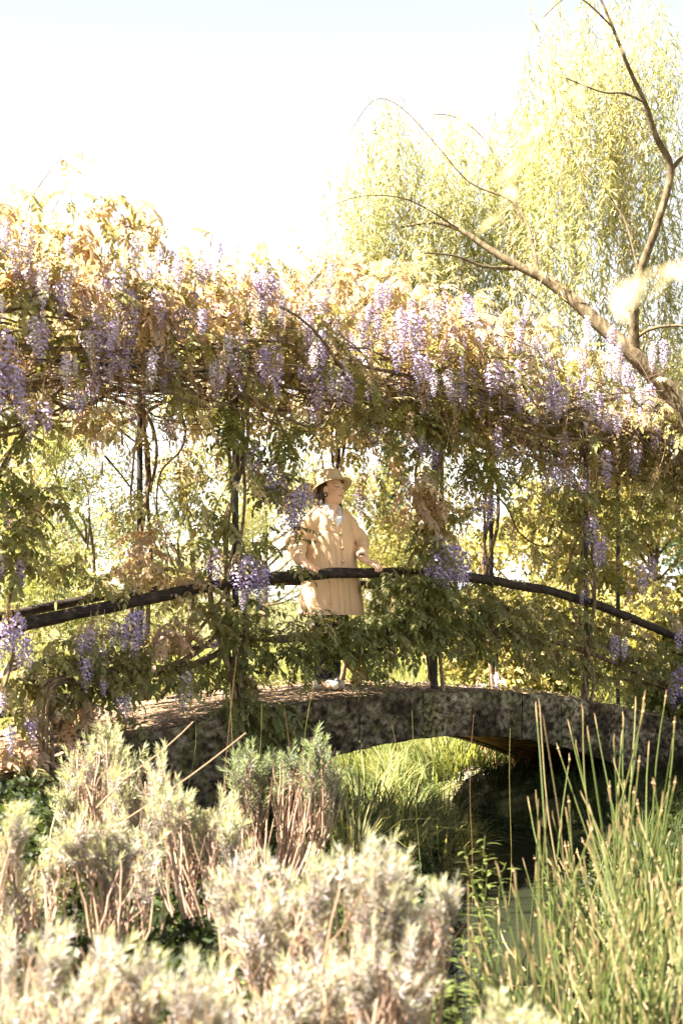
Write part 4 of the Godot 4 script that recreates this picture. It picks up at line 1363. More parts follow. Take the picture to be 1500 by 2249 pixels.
	pb.tube(PackedVector3Array([Vector3.ZERO, Vector3(0, -0.03, 0), Vector3(0, -0.045, 0), Vector3(0, -0.08, 0.002), Vector3(0, -0.115, 0.004), Vector3(0, -0.135, 0.004)]), PackedFloat32Array([0.0012, 0.0015, 0.005, 0.008, 0.0105, 0.001]), 6, Color(0.12, 0.075, 0.045), Color(0.20, 0.13, 0.08))
	var pod := pb.mesh()
	for i in 110:
		var t := rnd(-5, 0.2) if i % 4 else rnd(0, 4)
		var w := rnd(-0.45, 1.2)
		var p := B(t, w, top_y(t) - rnd(-0.12, 0.38) - (0.15 if w > 0.7 else 0.0))
		var q := plant_of(p)
		var o := part("seed_pod", pod, M.twig, q.node)
		o.transform = Transform3D(Basis.from_euler(Vector3(rnd(-0.15, 0.15), rnd(0, TAU), rnd(-0.15, 0.15))).scaled_local(Vector3(1.0, rnd(0.8, 1.4), 0.6)), p - q.at)
	# now hand the leaves out: the nearest of each plant are parts of their own
	var by := {}
	for l in leaves:
		var q := plant_of(l[0].origin)
		var key: float = q.t + q.w * 100.0
		if not by.has(key):
			by[key] = []
		var p: Vector3 = l[0].origin
		var px := 750.0 - p.x / p.z * F
		var py := HY - (p.y - EYE) / -p.z * F
		var seen := 0.0 if px > -20 and px < 1520 else 40.0
		by[key].append([(p - B0).dot(WX) + seen, l])
	for q in plants:
		var key: float = q.t + q.w * 100.0
		if not by.has(key):
			continue
		var arr: Array = by[key]
		arr.sort_custom(func(a, b): return a[0] < b[0])
		var xs := [[], [], [], [], [], []]
		var cs := [PackedColorArray(), PackedColorArray(), PackedColorArray(), PackedColorArray(), PackedColorArray(), PackedColorArray()]
		for i in arr.size():
			var l: Array = arr[i][1]
			var xf: Transform3D = l[0]
			xf.origin -= q.at
			if i < 240:
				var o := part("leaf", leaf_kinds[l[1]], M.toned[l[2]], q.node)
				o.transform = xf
			else:
				xs[l[1]].append(xf)
				cs[l[1]].append(jit(M.tones[l[2]], 0.22))
		for v in 6:
			if xs[v].size():
				scatter("foliage", leaf_kinds[v], M.leaf, xs[v], cs[v], q.node)

func make_near_sprays() -> void:   # shoots of another wisteria that hang close in front of the lens at the upper right
	rng.seed = 700
	var rows := [[[[1560, 560], [1480, 585], [1400, 612], [1340, 640]], 1.75, "blurred pale spray of leaves hanging nearest the lens at the right", 5], [[[1430, 30], [1330, 150], [1230, 230], [1160, 340], [1110, 430], [1098, 490]], 2.6, "blurred thin shoot with pale leaflets slanting in front of the willow", 7], [[[1062, 260], [1058, 225], [1062, 190]], 2.2, "blurred single pale sprig against the sky beside the willow", 3]]
	var pale_leaf := leafmat(Color(0.58, 0.51, 0.32))
	for r in rows:
		var src := []
		for p in r[0]:
			src.append(P(p[0], p[1], r[1]))
		var at: Vector3 = src[0]
		var o := thing("wisteria_spray", r[2], "leaf spray", at)
		var pts := smooth_path(src, 5)
		var mb := MB.new()
		mb.tube(pts, taper(pts.size(), 0.0025, 0.001), 5, Color(0.4, 0.3, 0.2), Color(0.5, 0.45, 0.2))
		part("stem", mb.mesh(at), M.twig, o)
		for i in r[3]:
			var p := pts[int((i + 0.5) / r[3] * (pts.size() - 1))]
			var l := part("leaf", leaf_kinds[1 + i % 2], pale_leaf, o)
			var sc: float = 0.23 if r[1] < 2.4 else 0.22
			l.transform = Transform3D(Basis.from_euler(Vector3(rnd(-0.5, 0.5), rnd(0, TAU), rnd(-0.6, 0.2))) * sc, p - at)

# ------------------------------------------------------------------ stream side
func boulder(called: String, label: String, at: Vector3, r: Vector3, sd: int, m: Material) -> void:
	var mb := MB.new()
	var f := func(p: Vector3) -> float: return ((p / r).length() - 1.0) * minf(r.x, minf(r.y, r.z)) + 0.10 * r.y * fine.get_noise_3dv(p * 1.4 / r.x + Vector3.ONE * sd) * 2.0
	nets(mb, f, func(_p): return Color.WHITE, -r * 1.35, r * 1.35, r.x / 9.0)
	var o := part(called, mb.mesh(), m, self)
	o.position = at
	tag(o, label, "boulder" if called == "boulder" else "stone")

func make_stream_side() -> void:
	rng.seed = 800
	boulder("boulder", "large pale grey boulder behind the looping vines at the left end of the deck", P(132, 1570, 9.0), Vector3(0.17, 0.14, 0.16), 3, M.rock)
	boulder("boulder", "grey boulder partly hidden by leaves at the far left", P(50, 1490, 9.6), Vector3(0.15, 0.13, 0.15), 8, M.rock)
	boulder("boulder", "brownish boulder on the deck seen through leaves beside the left near post", B(tpx(545, 0.75), 0.75, deck(-1.0) + 0.03), Vector3(0.07, 0.08, 0.07), 12, M.soil)
	var stones := [[1085, 1812, 0.09], [1120, 1800, 0.10], [1140, 1790, 0.05], [1000, 1760, 0.06], [1060, 1745, 0.05], [1150, 1715, 0.05]]
	var lab := ["brown stone in the shade below the arch, left of a pair", "flat brown stone in the shade below the arch, right of a pair", "small round stone just right of the pair of brown stones", "wet stone at the foot of the tall sedge", "pale stone in the sunlit gravel under the arch", "pale stone at the right end of the sunlit gravel"]
	for i in stones.size():
		var s: Array = stones[i]
		var d: float = (EYE - 0.0) * F / (s[1] - HY)
		var p := P(s[0], s[1], d)
		boulder("stone", lab[i], Vector3(p.x, ground_y(p.x, d) + 0.02, p.z), Vector3(s[2], s[2] * 0.55, s[2] * 0.8), 20 + i, M.soil)
	# sunlit gravel under the arch
	var pb := MB.new()
	pb.bead(Vector3.ZERO, Vector3(0.018, 0.006, 0.015), Color.WHITE)
	var xs := []
	var cs := PackedColorArray()
	for i in 1500:
		var d := rnd(12.4, 15.0)
		var x := P(rnd(1000, 1190), 0, d).x
		var y := ground_y(x, d)
		if y < -0.06:
			continue
		xs.append(Transform3D(Basis.from_euler(Vector3(rnd(-0.5, 0.5), rnd(0, TAU), rnd(-0.5, 0.5))) * rnd(0.5, 1.9), Vector3(x, y + 0.006, -d)))
		cs.append(jit(Color(0.27, 0.23, 0.17), 0.5))
	var g := scatter("gravel", pb.mesh(), M.twig, xs, cs, self)
	tag(g, "loose gravel bar under the arch of the bridge", "gravel", "", "stuff")
	# dry brown reed stumps
	xs = []
	var rb := MB.new()
	rb.tube(PackedVector3Array([Vector3.ZERO, Vector3(0.01, 0.2, 0), Vector3(0.0, 0.42, 0.01)]), PackedFloat32Array([0.006, 0.005, 0.003]), 5, Color(0.30, 0.15, 0.06), Color(0.42, 0.24, 0.10))
	for i in 120:
		var d := rnd(13.4, 15.0)
		var x := P(rnd(1030, 1165), 0, d).x
		xs.append(Transform3D(Basis.from_euler(Vector3(rnd(-0.15, 0.15), rnd(0, TAU), rnd(-0.15, 0.15))) * rnd(0.6, 1.2), gp(x, d)))
	g = scatter("dry_reeds", rb.mesh(), M.twig, xs, PackedColorArray(), self)
	tag(g, "dry reddish reed stems standing behind the gravel under the arch", "reeds", "", "stuff")
	# tall sedge
	var t1 := tuft(820, 40, 0.95, 0.019, 0.16, 0.35, 0.45)
	var t2 := tuft(821, 36, 0.75, 0.020, 0.15, 0.55, 0.5)
	rng.seed = 822
	var S := [[790, 11.0, "tall pale sedge tuft at the left of the arch opening"], [850, 11.8, "tall sedge tuft in the sun under the left of the arch"], [905, 12.6, "tall sedge tuft deep under the middle of the arch"], [945, 11.6, "tall sedge tuft in front of the arch crown"], [985, 10.9, "dark edged sedge tuft hanging over the gravel"], [830, 9.9, "arching sedge tuft by the water left of centre"], [890, 10.2, "arching sedge tuft at the water's edge below the arch"], [950, 10.2, "sedge tuft with long dark blades by the shaded water"], [770, 10.2, "grassy sedge tuft beside the lavender below the bridge"], [870, 13.6, "sunlit sedge tuft behind the bridge seen through the arch"], [800, 13.0, "pale sedge tuft behind the bridge at the left of the arch"], [960, 13.8, "sunlit sedge tuft farthest back in the arch"], [720, 9.3, "short sedge tuft at the right foot of the grey green lavender"], [760, 8.6, "sedge tuft drooping over the pale water left of centre"]]
	for s in S:
		var x := P(s[0], 0, s[1]).x
		var o := thing("sedge_tuft", s[2], "sedge", gp(x, s[1]), "sedge tufts under the arch")
		for k in 3:
			var b := part("blades", t1 if k % 2 else t2, leafmat(jit([Color(0.17, 0.19, 0.06), Color(0.27, 0.26, 0.11), Color(0.10, 0.125, 0.035)][k], 0.25)), o)
			b.transform = Transform3D(Basis(Vector3.UP, rnd(0, TAU)) * rnd(0.65, 0.95), Vector3(rnd(-0.12, 0.12), 0, rnd(-0.12, 0.12)))
			b.set_meta("kind", "stuff")
	# leafy herbs by the water
	var H := [[1065, 1835, 6.6, 0.50, "upright willow-like herb at the dark water right of centre"], [1052, 1990, 6.0, 0.45, "leafy herb below the upright one in the dark middle"], [735, 1810, 8.3, 0.42, "broad leaved water plant below the grey green lavender"], [700, 1790, 8.8, 0.4, "long leaved water plant beside the lavender stems"], [905, 2120, 4.9, 0.40, "leafy herb at the bottom right of the front lavender"], [960, 2080, 5.0, 0.40, "low leafy herb in the shade at the bottom middle"], [1000, 2140, 4.9, 0.35, "small leafy herb among the rushes at the bottom"], [1250, 1900, 6.4, 0.4, "leafy weed among the rush stems"], [30, 1900, 6.2, 0.5, "dark leafy herb at the left edge between lavenders"], [120, 1930, 6.2, 0.45, "dark leafy herb under the left lavenders"], [320, 1900, 6.6, 0.45, "dark leafy herb in the gap between the lavenders"], [870, 1770, 9.4, 0.4, "leafy water plant at the foot of the arching sedge"]]
	for h in H:
		var top := P(h[0], h[1], h[2])
		var at := Vector3(top.x, top.y - h[3], top.z)
		at.y = maxf(at.y, ground_y(top.x, h[2]))
		var ht: float = top.y - at.y
		var o := thing("leafy_herb", h[4], "herb", at, "leafy herbs on the banks")
		for k in 4:
			var q := Vector3(rnd(-0.1, 0.1), ht * rnd(0.7, 1.0), rnd(-0.1, 0.1)) if k else Vector3(0, ht, 0)
			var mb := MB.new()
			var pts := bent(Vector3(q.x * 0.4, -0.05, q.z * 0.4), q, 8, 0.03)
			mb.tube(pts, taper(8, 0.004, 0.002), 5, Color(0.10, 0.11, 0.03), Color(0.17, 0.18, 0.05))
			for i in 22:
				var f := (i + 3.0) / 25.0
				var p := pts[mini(int(f * 7), 6)].lerp(pts[mini(int(f * 7) + 1, 7)], f * 7 - int(f * 7))
				var a := i * 1.9
				var d := Vector3(cos(a), rnd(0.1, 0.7), sin(a)).normalized()
				mb.blade(p, d, (Vector3.UP - d * 0.5).normalized(), rnd(0.055, 0.09), rnd(0.014, 0.022), jit(Color(0.13, 0.16, 0.045), 0.3), rnd(0.1, 0.5))
			part("stem", mb.mesh(), M.leaf, o)
	# dark ground cover
	var cover := clump(830, 18, 0.10, 0.05, 0.03)
	rng.seed = 831
	xs = []
	cs = PackedColorArray()
	for i in 3600:
		var d := rnd(4.8, 11.0)
		var x := rnd(-0.28, 0.30) * d
		var rel := Vector3(x, 0, -d) - B0
		if rel.dot(WX) > -0.2 or stream_far(x, d) < (0.55 if d > 9.0 else 0.3):
			continue
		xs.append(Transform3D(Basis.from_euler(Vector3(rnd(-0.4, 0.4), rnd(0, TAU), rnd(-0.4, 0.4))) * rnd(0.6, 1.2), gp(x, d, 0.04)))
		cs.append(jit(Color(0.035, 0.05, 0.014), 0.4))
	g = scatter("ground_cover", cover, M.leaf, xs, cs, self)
	tag(g, "low dark leafy ground cover on the near banks", "ground cover", "", "stuff")
	# a few thin grass stalks and dry stems that stand up before the bridge
	var G := [[655, 1490, 515, 1660, 7.6], [580, 1560, 700, 1690, 7.8]]
	for i in 14:
		var px: float = [520, 505, 575, 625, 690, 430, 545, 860, 905, 1040, 1120, 890, 470, 700][i]
		var py: float = [1440, 1500, 1545, 1560, 1500, 1570, 1630, 1590, 1560, 1570, 1600, 1640, 1610, 1600][i]
		var d: float = 7.4 + 0.15 * i if i < 7 else 8.4
		var tip := P(px, py, d)
		var root := Vector3(tip.x + rnd(-0.12, 0.12), ground_y(tip.x, d), tip.z + rnd(-0.1, 0.1))
		var mb := MB.new()
		var c := Color(0.26, 0.25, 0.08) if i % 3 else Color(0.24, 0.15, 0.09)
		mb.tube(bent(root, tip, 10, 0.04), taper(10, 0.0022, 0.001), 4, c, c)
		var o := part("grass_stalk", mb.mesh(root), M.leaf, self)
		o.position = root
		tag(o, "thin grass stalk standing " + ["tall before the left near post", "beside the left near post, just right of the tallest", "below the twin violet clusters left of the woman", "left of the grey green lavender, before the dark stone", "just left of the woman's shoe", "before the bridge's left end, left of the posts", "low behind the slanting dry stems", "before the arch crown, leftmost of a pair", "before the arch crown, rightmost of a pair", "over the right side of the arch opening", "before the stone where the underside boards show", "low in the arch opening among the sedge", "above the tufts of the leftmost tall lavender", "right above the grey green lavender"][i], "grass stalk", "grass stalks before the bridge")
	for i in 2:
		var mb := MB.new()
		var a := P([425, 540][i], [1585, 1610][i], 6.8)
		var b := P([330, 415][i], [1670, 1700][i], 6.7)
		var root := b + (b - a) * 1.2
		mb.tube(bent(root, a, 8, 0.02), taper(8, 0.005, 0.0025), 6, Color(0.22, 0.13, 0.08), Color(0.28, 0.18, 0.11))
		var o := part("dry_stem", mb.mesh(root), M.twig, self)
		o.position = root
		tag(o, ["longer bare dry stem slanting up in front of the bridge's left end", "shorter bare dry stem right of the longer one"][i], "dry stem")

# ------------------------------------------------------------------ lavender
func sprig(sd: int, lush: float) -> ArrayMesh:
	rng.seed = sd
	var mb := MB.new()
	var ln := 0.10
	mb.tube(PackedVector3Array([Vector3(0, -0.03, 0), Vector3(0.003, ln * 0.5, 0.002), Vector3(0, ln, 0)]), PackedFloat32Array([0.0022, 0.0018, 0.001]), 3, Color(0.35, 0.27, 0.2), Color(0.38, 0.36, 0.18))
	for k in 7:
		var f := k / 6.0
		for i in 4:
			var a := k * 0.7 + TAU * i / 4 + rnd(-0.3, 0.3)
			var out := Vector3(cos(a), 0, sin(a))
			var d := (out * lerpf(1.0, 0.35, f) + Vector3.UP * lerpf(0.35, 1.1, f) + inside() * 0.2).normalized()
			var low := Color(0.46, 0.42, 0.425)
			var high := Color(0.41, 0.42, 0.235)
			var c := jit(low.lerp(high, clampf((f - lush) * 1.8, 0, 0.9)), 0.18)
			mb.sliver(Vector3(0, ln * f * 0.92, 0), d, out * -0.3 + Vector3.UP, lerpf(0.028, 0.048, f) * rnd(0.8, 1.2), rnd(0.0044, 0.0066), c, c, rnd(-0.1, 0.35))
	return mb.mesh()

func make_lavender() -> void:
	var kinds := [sprig(901, 0.15), sprig(902, 0.35), sprig(903, 0.55), sprig(904, 0.75)]
	rng.seed = 905
	# label, depth, base pixel column, base drop below the puffs (m), lushness, puffs [px, py]
	var bushes := [
		["tall yellow green lavender in front of the bridge's left end", 6.9, 230, 1.0, 0, [[165, 1650], [240, 1585], [285, 1635], [255, 1695], [150, 1705], [205, 1675], [300, 1690], [195, 1610], [260, 1640]]],
		["lavender with bright tips and bare slanting stems left of centre", 6.2, 480, 0.9, 1, [[345, 1655], [392, 1725], [452, 1705], [492, 1745], [420, 1765], [362, 1785], [505, 1780], [450, 1800], [395, 1690], [345, 1730]]],
		["grey green lavender in shade below the woman", 7.6, 600, 0.75, 0, [[520, 1665], [590, 1655], [640, 1640], [700, 1612], [662, 1670], [722, 1650], [560, 1700], [615, 1712], [690, 1660], [735, 1690], [650, 1720], [545, 1640]]],
		["lavender at the left edge, middle height", 5.6, 60, 0.8, 1, [[40, 1770], [12, 1830], [112, 1775], [118, 1835], [58, 1930], [145, 1870], [30, 1900]]],
		["lavender of narrow tufts between the left edge and the slanting stems", 5.8, 240, 0.85, 2, [[222, 1790], [262, 1800], [202, 1845], [292, 1825], [165, 1800], [305, 1785], [240, 1860], [330, 1850], [275, 1870]]],
		["pale bushy lavender in front, left half of the middle", 4.8, 620, 0.8, 3, [[540, 1870], [505, 1930], [592, 1900], [622, 1965], [560, 1990], [655, 1915], [700, 1890], [610, 1870], [525, 1990], [680, 1960]]],
		["pale rounded lavender in front of the dark water", 4.6, 800, 0.75, 3, [[790, 1852], [842, 1872], [760, 1905], [872, 1925], [822, 1950], [962, 1895], [942, 1960], [900, 1990], [742, 1985], [692, 2025], [845, 2010], [800, 1990], [870, 1870], [975, 1935]]],
		["pale bushy lavender filling the bottom left corner", 4.0, 150, 0.6, 3, [[40, 2060], [112, 2040], [152, 2090], [222, 2062], [270, 2092], [62, 2150], [182, 2150], [252, 2172], [312, 2045], [12, 2200], [122, 2215], [300, 2130], [210, 2220], [330, 2100]]],
		["small pale lavender tuft at the bottom, left of centre", 4.0, 440, 0.5, 3, [[420, 2120], [472, 2145], [392, 2175], [442, 2195], [505, 2185], [530, 2140]]],
		["pale lavender along the bottom edge, under the rounded one", 4.2, 740, 0.55, 3, [[740, 2110], [800, 2080], [860, 2150], [650, 2105], [702, 2185], [850, 2230], [600, 2190], [780, 2190], [560, 2230], [900, 2080]]],
		["low pale lavender at the bottom edge beside the rushes", 3.9, 1100, 0.5, 1, [[1090, 2195], [1142, 2205], [1060, 2235], [1120, 2245], [1180, 2235]]],
	]
	for b in bushes:
		var d: float = b[1]
		var mean := Vector3.ZERO
		for p in b[5]:
			mean += P(p[0], p[1], d)
		mean /= b[5].size()
		var bx: float = P(b[2], 0, d).x
		var at := Vector3(bx, maxf(mean.y - b[3], ground_y(bx, d) - 0.05), -d + 0.1)
		var o := thing("lavender_bush", b[0], "lavender", at, "lavender bushes in the foreground")
		var xs := [[], [], [], []]
		var cs := [PackedColorArray(), PackedColorArray(), PackedColorArray(), PackedColorArray()]
		var nth := 0
		for p in b[5]:
			nth += 1
			if nth % 3 == 0 and d < 6.5:
				continue
			var c := P(p[0], p[1], d + rnd(-0.22, 0.22)) - at
			c.y -= 0.05
			var big := rnd(0.75, 1.35)
			var tilt := inside() * 0.4
			var outw := (c * Vector3(1, 0.0, 1)).limit_length(0.6)
			for k in 6:   # woody stems up to the puff
				var tip := c + Vector3(rnd(-0.06, 0.06), rnd(-0.09, 0.0), rnd(-0.06, 0.06))
				var foot := Vector3(rnd(-0.06, 0.06) + outw.x * 0.12, -0.05, rnd(-0.06, 0.06))
				var mid := foot.lerp(tip, 0.55) + Vector3(outw.x * 0.12, -0.06, outw.z * 0.12) + inside() * 0.10
				var pts := smooth_path([foot, mid, tip], 5)
				for i in range(1, pts.size() - 1):
					pts[i] += inside() * 0.008
				var mb := MB.new()
				var sc := jit(Color(0.30, 0.195, 0.135), 0.3)
				mb.tube(pts, taper(pts.size(), rnd(0.005, 0.009), 0.0025), 5, sc, sc.lerp(Color(0.42, 0.32, 0.24), 0.5), 0.12)
				for s in 3:   # side twigs
					var f := 4 + rng.randi() % 6
					mb.tube(bent(pts[mini(f, pts.size() - 2)], c + inside() * 0.10 - Vector3(0, 0.05, 0), 4, 0.02), taper(4, 0.0028, 0.0015), 3, sc, sc)
				part("woody_stem", mb.mesh(), M.twig, o)
			for i in [34, 26, 38, 16, 30][nth % 5]:
				var q := inside()
				var pos := c + Vector3(q.x * 0.055, q.y * 0.13 - 0.07, q.z * 0.06) * big
				var kind := clampi(b[4] + [-1, 0, 0, 0, 1][rng.randi() % 5] + (1 if q.y < -0.35 else 0) - (1 if q.y > 0.5 else 0), 0, 3)
				var up := (Vector3.UP + Vector3(q.x, 0, q.z) * 0.8 + inside() * 0.45 + tilt).normalized()
				var rot := Basis(Quaternion(Vector3.UP, up)) * Basis(Vector3.UP, rnd(0, TAU))
				xs[kind].append(Transform3D(rot * rnd(0.65, 1.1), pos - up * 0.05))
				var tint := Color(1, 1, 1) * rnd(0.75, 1.15)
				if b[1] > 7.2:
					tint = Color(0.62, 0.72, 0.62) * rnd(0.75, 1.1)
				tint.a = 1.0
				cs[kind].append(tint)
		for v in 4:
			if xs[v].size():
				scatter("foliage", kinds[v], M.leaf, xs[v], cs[v], o)

# ------------------------------------------------------------------ rushes
func make_rushes() -> void:
	rng.seed = 950
	var kinds := []
	for k in 8:
		var mb := MB.new()
		var pts := PackedVector3Array()
		var r := PackedFloat32Array()
		var lean := rnd(-0.05, 0.05)
		var bow := rnd(-0.06, 0.06) * (2.2 if k % 3 == 0 else 1.0)
		for i in 9:
			var f := i / 8.0
			pts.append(Vector3(lean * f + bow * sin(f * PI), f, 0.02 * sin(f * 5 + k)))
			r.append(lerpf(0.0048, 0.0020, pow(f, 1.5)))
		var green: Color = [Color(0.16, 0.18, 0.06), Color(0.19, 0.20, 0.07), Color(0.11, 0.14, 0.04), Color(0.24, 0.23, 0.09), Color(0.14, 0.17, 0.05), Color(0.42, 0.33, 0.18), Color(0.15, 0.18, 0.05), Color(0.11, 0.15, 0.035)][k]
		mb.tube(pts, r, 6, green * 0.9, green)
		# brown tip
		mb.tube(PackedVector3Array([pts[7].lerp(pts[8], 0.7), pts[8], pts[8] + Vector3(0, 0.025, 0)]), PackedFloat32Array([0.0026, 0.0027, 0.0012]), 6, green.lerp(Color(0.42, 0.27, 0.14), 0.4), Color(0.5, 0.33, 0.2))
		if k in [1, 4, 6]:
			mb.bead(pts[8] + Vector3(0, 0.0, 0), Vector3(0.007, 0.009, 0.007), Color(0.46, 0.30, 0.17))
		kinds.append(mb.mesh())
	var C := [
		["tallest clump of green rushes at the right, farthest from the camera", 1340, 6.3, 60, [1150, 1500], [1455, 1950], 0.35],
		["dense clump of green rushes filling the right edge", 1440, 5.6, 80, [1200, 1530], [1620, 2000], 0.28],
		["clump of green rushes in the lower right, leaning left over the dark water", 1330, 5.2, 72, [1020, 1420], [1760, 2120], 0.30],
		["short bright rushes in the bottom right corner", 1430, 4.6, 64, [1230, 1520], [1780, 2150], 0.25],
		["sparse rush stalks leaning far left at the bottom", 1300, 4.9, 34, [1010, 1240], [1960, 2160], 0.2],
	]
	var rm := vmat(0.5, 0.4, Color(0.56, 0.56, 0.50))
	for c in C:
		var d: float = c[2]
		var bx: float = P(c[1], 0, d).x
		var at := gp(bx, d, -0.05)
		var o := thing("rush_clump", c[0], "rushes", at, "clumps of rushes on the right bank")
		for i in c[3]:
			var dd := d + rnd(-0.3, 0.3)
			var tip := P(rnd(c[4][0], c[4][1]), lerpf(c[5][0], c[5][1], pow(rng.randf(), 0.62 if d > 6.0 else 0.42)), dd) - at
			var foot := Vector3(tip.x * 0.45 + rnd(-1, 1) * c[6] * 0.6, 0, rnd(-c[6], c[6]))
			foot.y = ground_y(at.x + foot.x, d - foot.z) - at.y - 0.04
			var v := tip - foot
			if v.length() < 0.2:
				continue
			var up := v.normalized()
			var b := Basis(Quaternion(Vector3.UP, up)) * Basis(Vector3.UP, rnd(0, TAU))
			var th := rnd(0.8, 1.25)
			var s := part("stalk", kinds[[0, 1, 2, 3, 4, 6, 7, 0, 2, 5, 5, 6][rng.randi() % 12]], rm, o)
			s.transform = Transform3D(b.scaled_local(Vector3(th, v.length(), th)), foot)
		for i in 14:   # dead stalks lying and leaning at the base
			var s := part("stalk", kinds[5], rm, o)
			var lean := Basis(Vector3.UP, rnd(0, TAU)) * Basis(Vector3.RIGHT, rnd(0.5, 1.35))
			s.transform = Transform3D(lean.scaled_local(Vector3(1.0, rnd(0.35, 0.8), 1.0)), Vector3(rnd(-1, 1) * c[6], 0.05, rnd(-1, 1) * c[6]))

# ------------------------------------------------------------------ the woman
func make_person() -> void:
	rng.seed = 990
	var t0 := tpx(727, 0.27)
	var org := B(t0, 0.27, deck(t0) + 0.012)
	var yaw := 0.52
	var xf := Transform3D(Basis(Vector3.UP, yaw), org)
	var inv := xf.affine_inverse()
	var L := func(px: float, py: float, d: float) -> Vector3: return inv * P(px, py, d)
	var d0 := -org.z
	var rr := 0.043
	# --- joints in the woman's own axes (x to her left, z the way her chest faces)
	var shR := Vector3(-0.165, 1.275, -0.01)
	var shL := Vector3(0.165, 1.275, -0.01)
	var railR := B(tpx(678, -0.03), -0.03, 0)
	railR.y = rail((railR - B0).dot(AX))
	var railL := B(tpx(820, -0.03), -0.03, 0)
	railL.y = rail((railL - B0).dot(AX))
	railR.y += 0.004
	railL.y += 0.004
	var e := inv.basis * AX
	var fr := inv.basis * -WX
	var lr := inv * railR
	var ll := inv * railL
	var on := func(c: Vector3, deg: float, off: float, rad: float) -> Vector3: return c + e * off + (Vector3.UP * sin(deg_to_rad(deg)) + fr * cos(deg_to_rad(deg))) * rad
	var wrR: Vector3 = on.call(lr, 122, -0.035, rr + 0.075)
	var wrL: Vector3 = on.call(ll, 128, -0.045, rr + 0.075)
	var elR: Vector3 = L.call(651, 1196, d0 - 0.02)
	var elL: Vector3 = L.call(793, 1190, d0 + 0.12)
	var skin := Color(0.67, 0.41, 0.275)
	var body := MB.new()
	# trunk, neck, arms, legs
	var F1 := Field.new()
	F1.bone(Vector3(-0.08, 0.86, 0), Vector3(0.08, 0.86, 0), 0.10, 0.10, 0.05)
	F1.bone(Vector3(0, 0.88, 0), Vector3(0, 1.20, -0.01), 0.11, 0.115, 0.06)
	F1.bone(shR + Vector3(0.03, -0.02, 0), shL + Vector3(-0.03, -0.02, 0), 0.055, 0.055, 0.06)
	F1.bone(Vector3(0, 1.27, -0.02), Vector3(0.01, 1.42, 0.0), 0.062, 0.05, 0.03)
	for a in [[shR, elR, wrR], [shL, elL, wrL]]:
		F1.bone(a[0], a[1], 0.042, 0.035, 0.03)
		F1.bone(a[1], a[2], 0.035, 0.023, 0.02)
	var hipR := Vector3(-0.085, 0.84, 0)
	var hipL := Vector3(0.085, 0.84, 0)
	var anR: Vector3 = L.call(706, 0, d0 - 0.02)
	anR.y = 0.07
	var anL := Vector3(0.07, 0.07, -0.13)
	for a in [[hipR, anR], [hipL, anL]]:
		var kn: Vector3 = a[0].lerp(a[1], 0.52) + Vector3(0, 0, 0.03)
		F1.bone(a[0], kn, 0.075, 0.05, 0.03)
		F1.bone(kn, a[1], 0.048, 0.032, 0.02)
		F1.bone(a[1] + Vector3(0, -0.03, -0.02), a[1] + Vector3(0, -0.04, 0.12), 0.028, 0.022, 0.02)
	nets(body, func(p: Vector3) -> float: return F1.at(p), func(_p): return skin, Vector3(-0.52, 0.0, -0.28), Vector3(0.44, 1.46, 0.46), 0.013)
	# head: its own finer grid, turned further and lifted a little
	var hb := Basis(Vector3.UP, 0.36) * Basis(Vector3.RIGHT, -0.10) * Basis(Vector3.BACK, -0.05)
	var hx := Transform3D(hb * 0.97, Vector3(0.012, 1.500, 0.0))
	var H := Field.new()
	H.ell(Vector3(0, 0.035, -0.018), Vector3(0.074, 0.088, 0.092), 0.02)
	H.ell(Vector3(0, -0.03, 0.022), Vector3(0.060, 0.078, 0.066), 0.03)
	H.ell(Vector3(0, -0.082, 0.048), Vector3(0.030, 0.024, 0.032), 0.03)
	H.bone(Vector3(-0.046, -0.055, 0.0), Vector3(-0.014, -0.092, 0.05), 0.022, 0.016, 0.03)
	H.bone(Vector3(0.046, -0.055, 0.0), Vector3(0.014, -0.092, 0.05), 0.022, 0.016, 0.03)
	H.ell(Vector3(-0.036, -0.028, 0.058), Vector3(0.024, 0.022, 0.022), 0.02)
	H.ell(Vector3(0.036, -0.028, 0.058), Vector3(0.024, 0.022, 0.022), 0.02)
	H.bone(Vector3(-0.04, 0.026, 0.070), Vector3(0.04, 0.026, 0.070), 0.012, 0.012, 0.02)
	H.bone(Vector3(0, 0.014, 0.083), Vector3(0, -0.024, 0.100), 0.0075, 0.0105, 0.012)
	H.ell(Vector3(-0.010, -0.030, 0.090), Vector3(0.008, 0.0065, 0.010), 0.008)
	H.ell(Vector3(0.010, -0.030, 0.090), Vector3(0.008, 0.0065, 0.010), 0.008)
	H.bone(Vector3(-0.024, -0.0545, 0.074), Vector3(0, -0.0575, 0.086), 0.005, 0.0062, 0.008)
	H.bone(Vector3(0.024, -0.0545, 0.074), Vector3(0, -0.0575, 0.086), 0.005, 0.0062, 0.008)
	H.bone(Vector3(-0.020, -0.062, 0.074), Vector3(0, -0.0685, 0.084), 0.0055, 0.0075, 0.006)
	H.bone(Vector3(0.020, -0.062, 0.074), Vector3(0, -0.0685, 0.084), 0.0055, 0.0075, 0.006)
	for s in [-1.0, 1.0]:   # ears
		H.ell(Vector3(0.074 * s, -0.004, -0.012), Vector3(0.008, 0.030, 0.018), 0.008)
		H.ell(Vector3(0.072 * s, -0.030, -0.004), Vector3(0.008, 0.011, 0.009), 0.006)
	H.bone(Vector3(0, -0.06, -0.025), Vector3(0, -0.20, -0.055), 0.049, 0.054, 0.03)
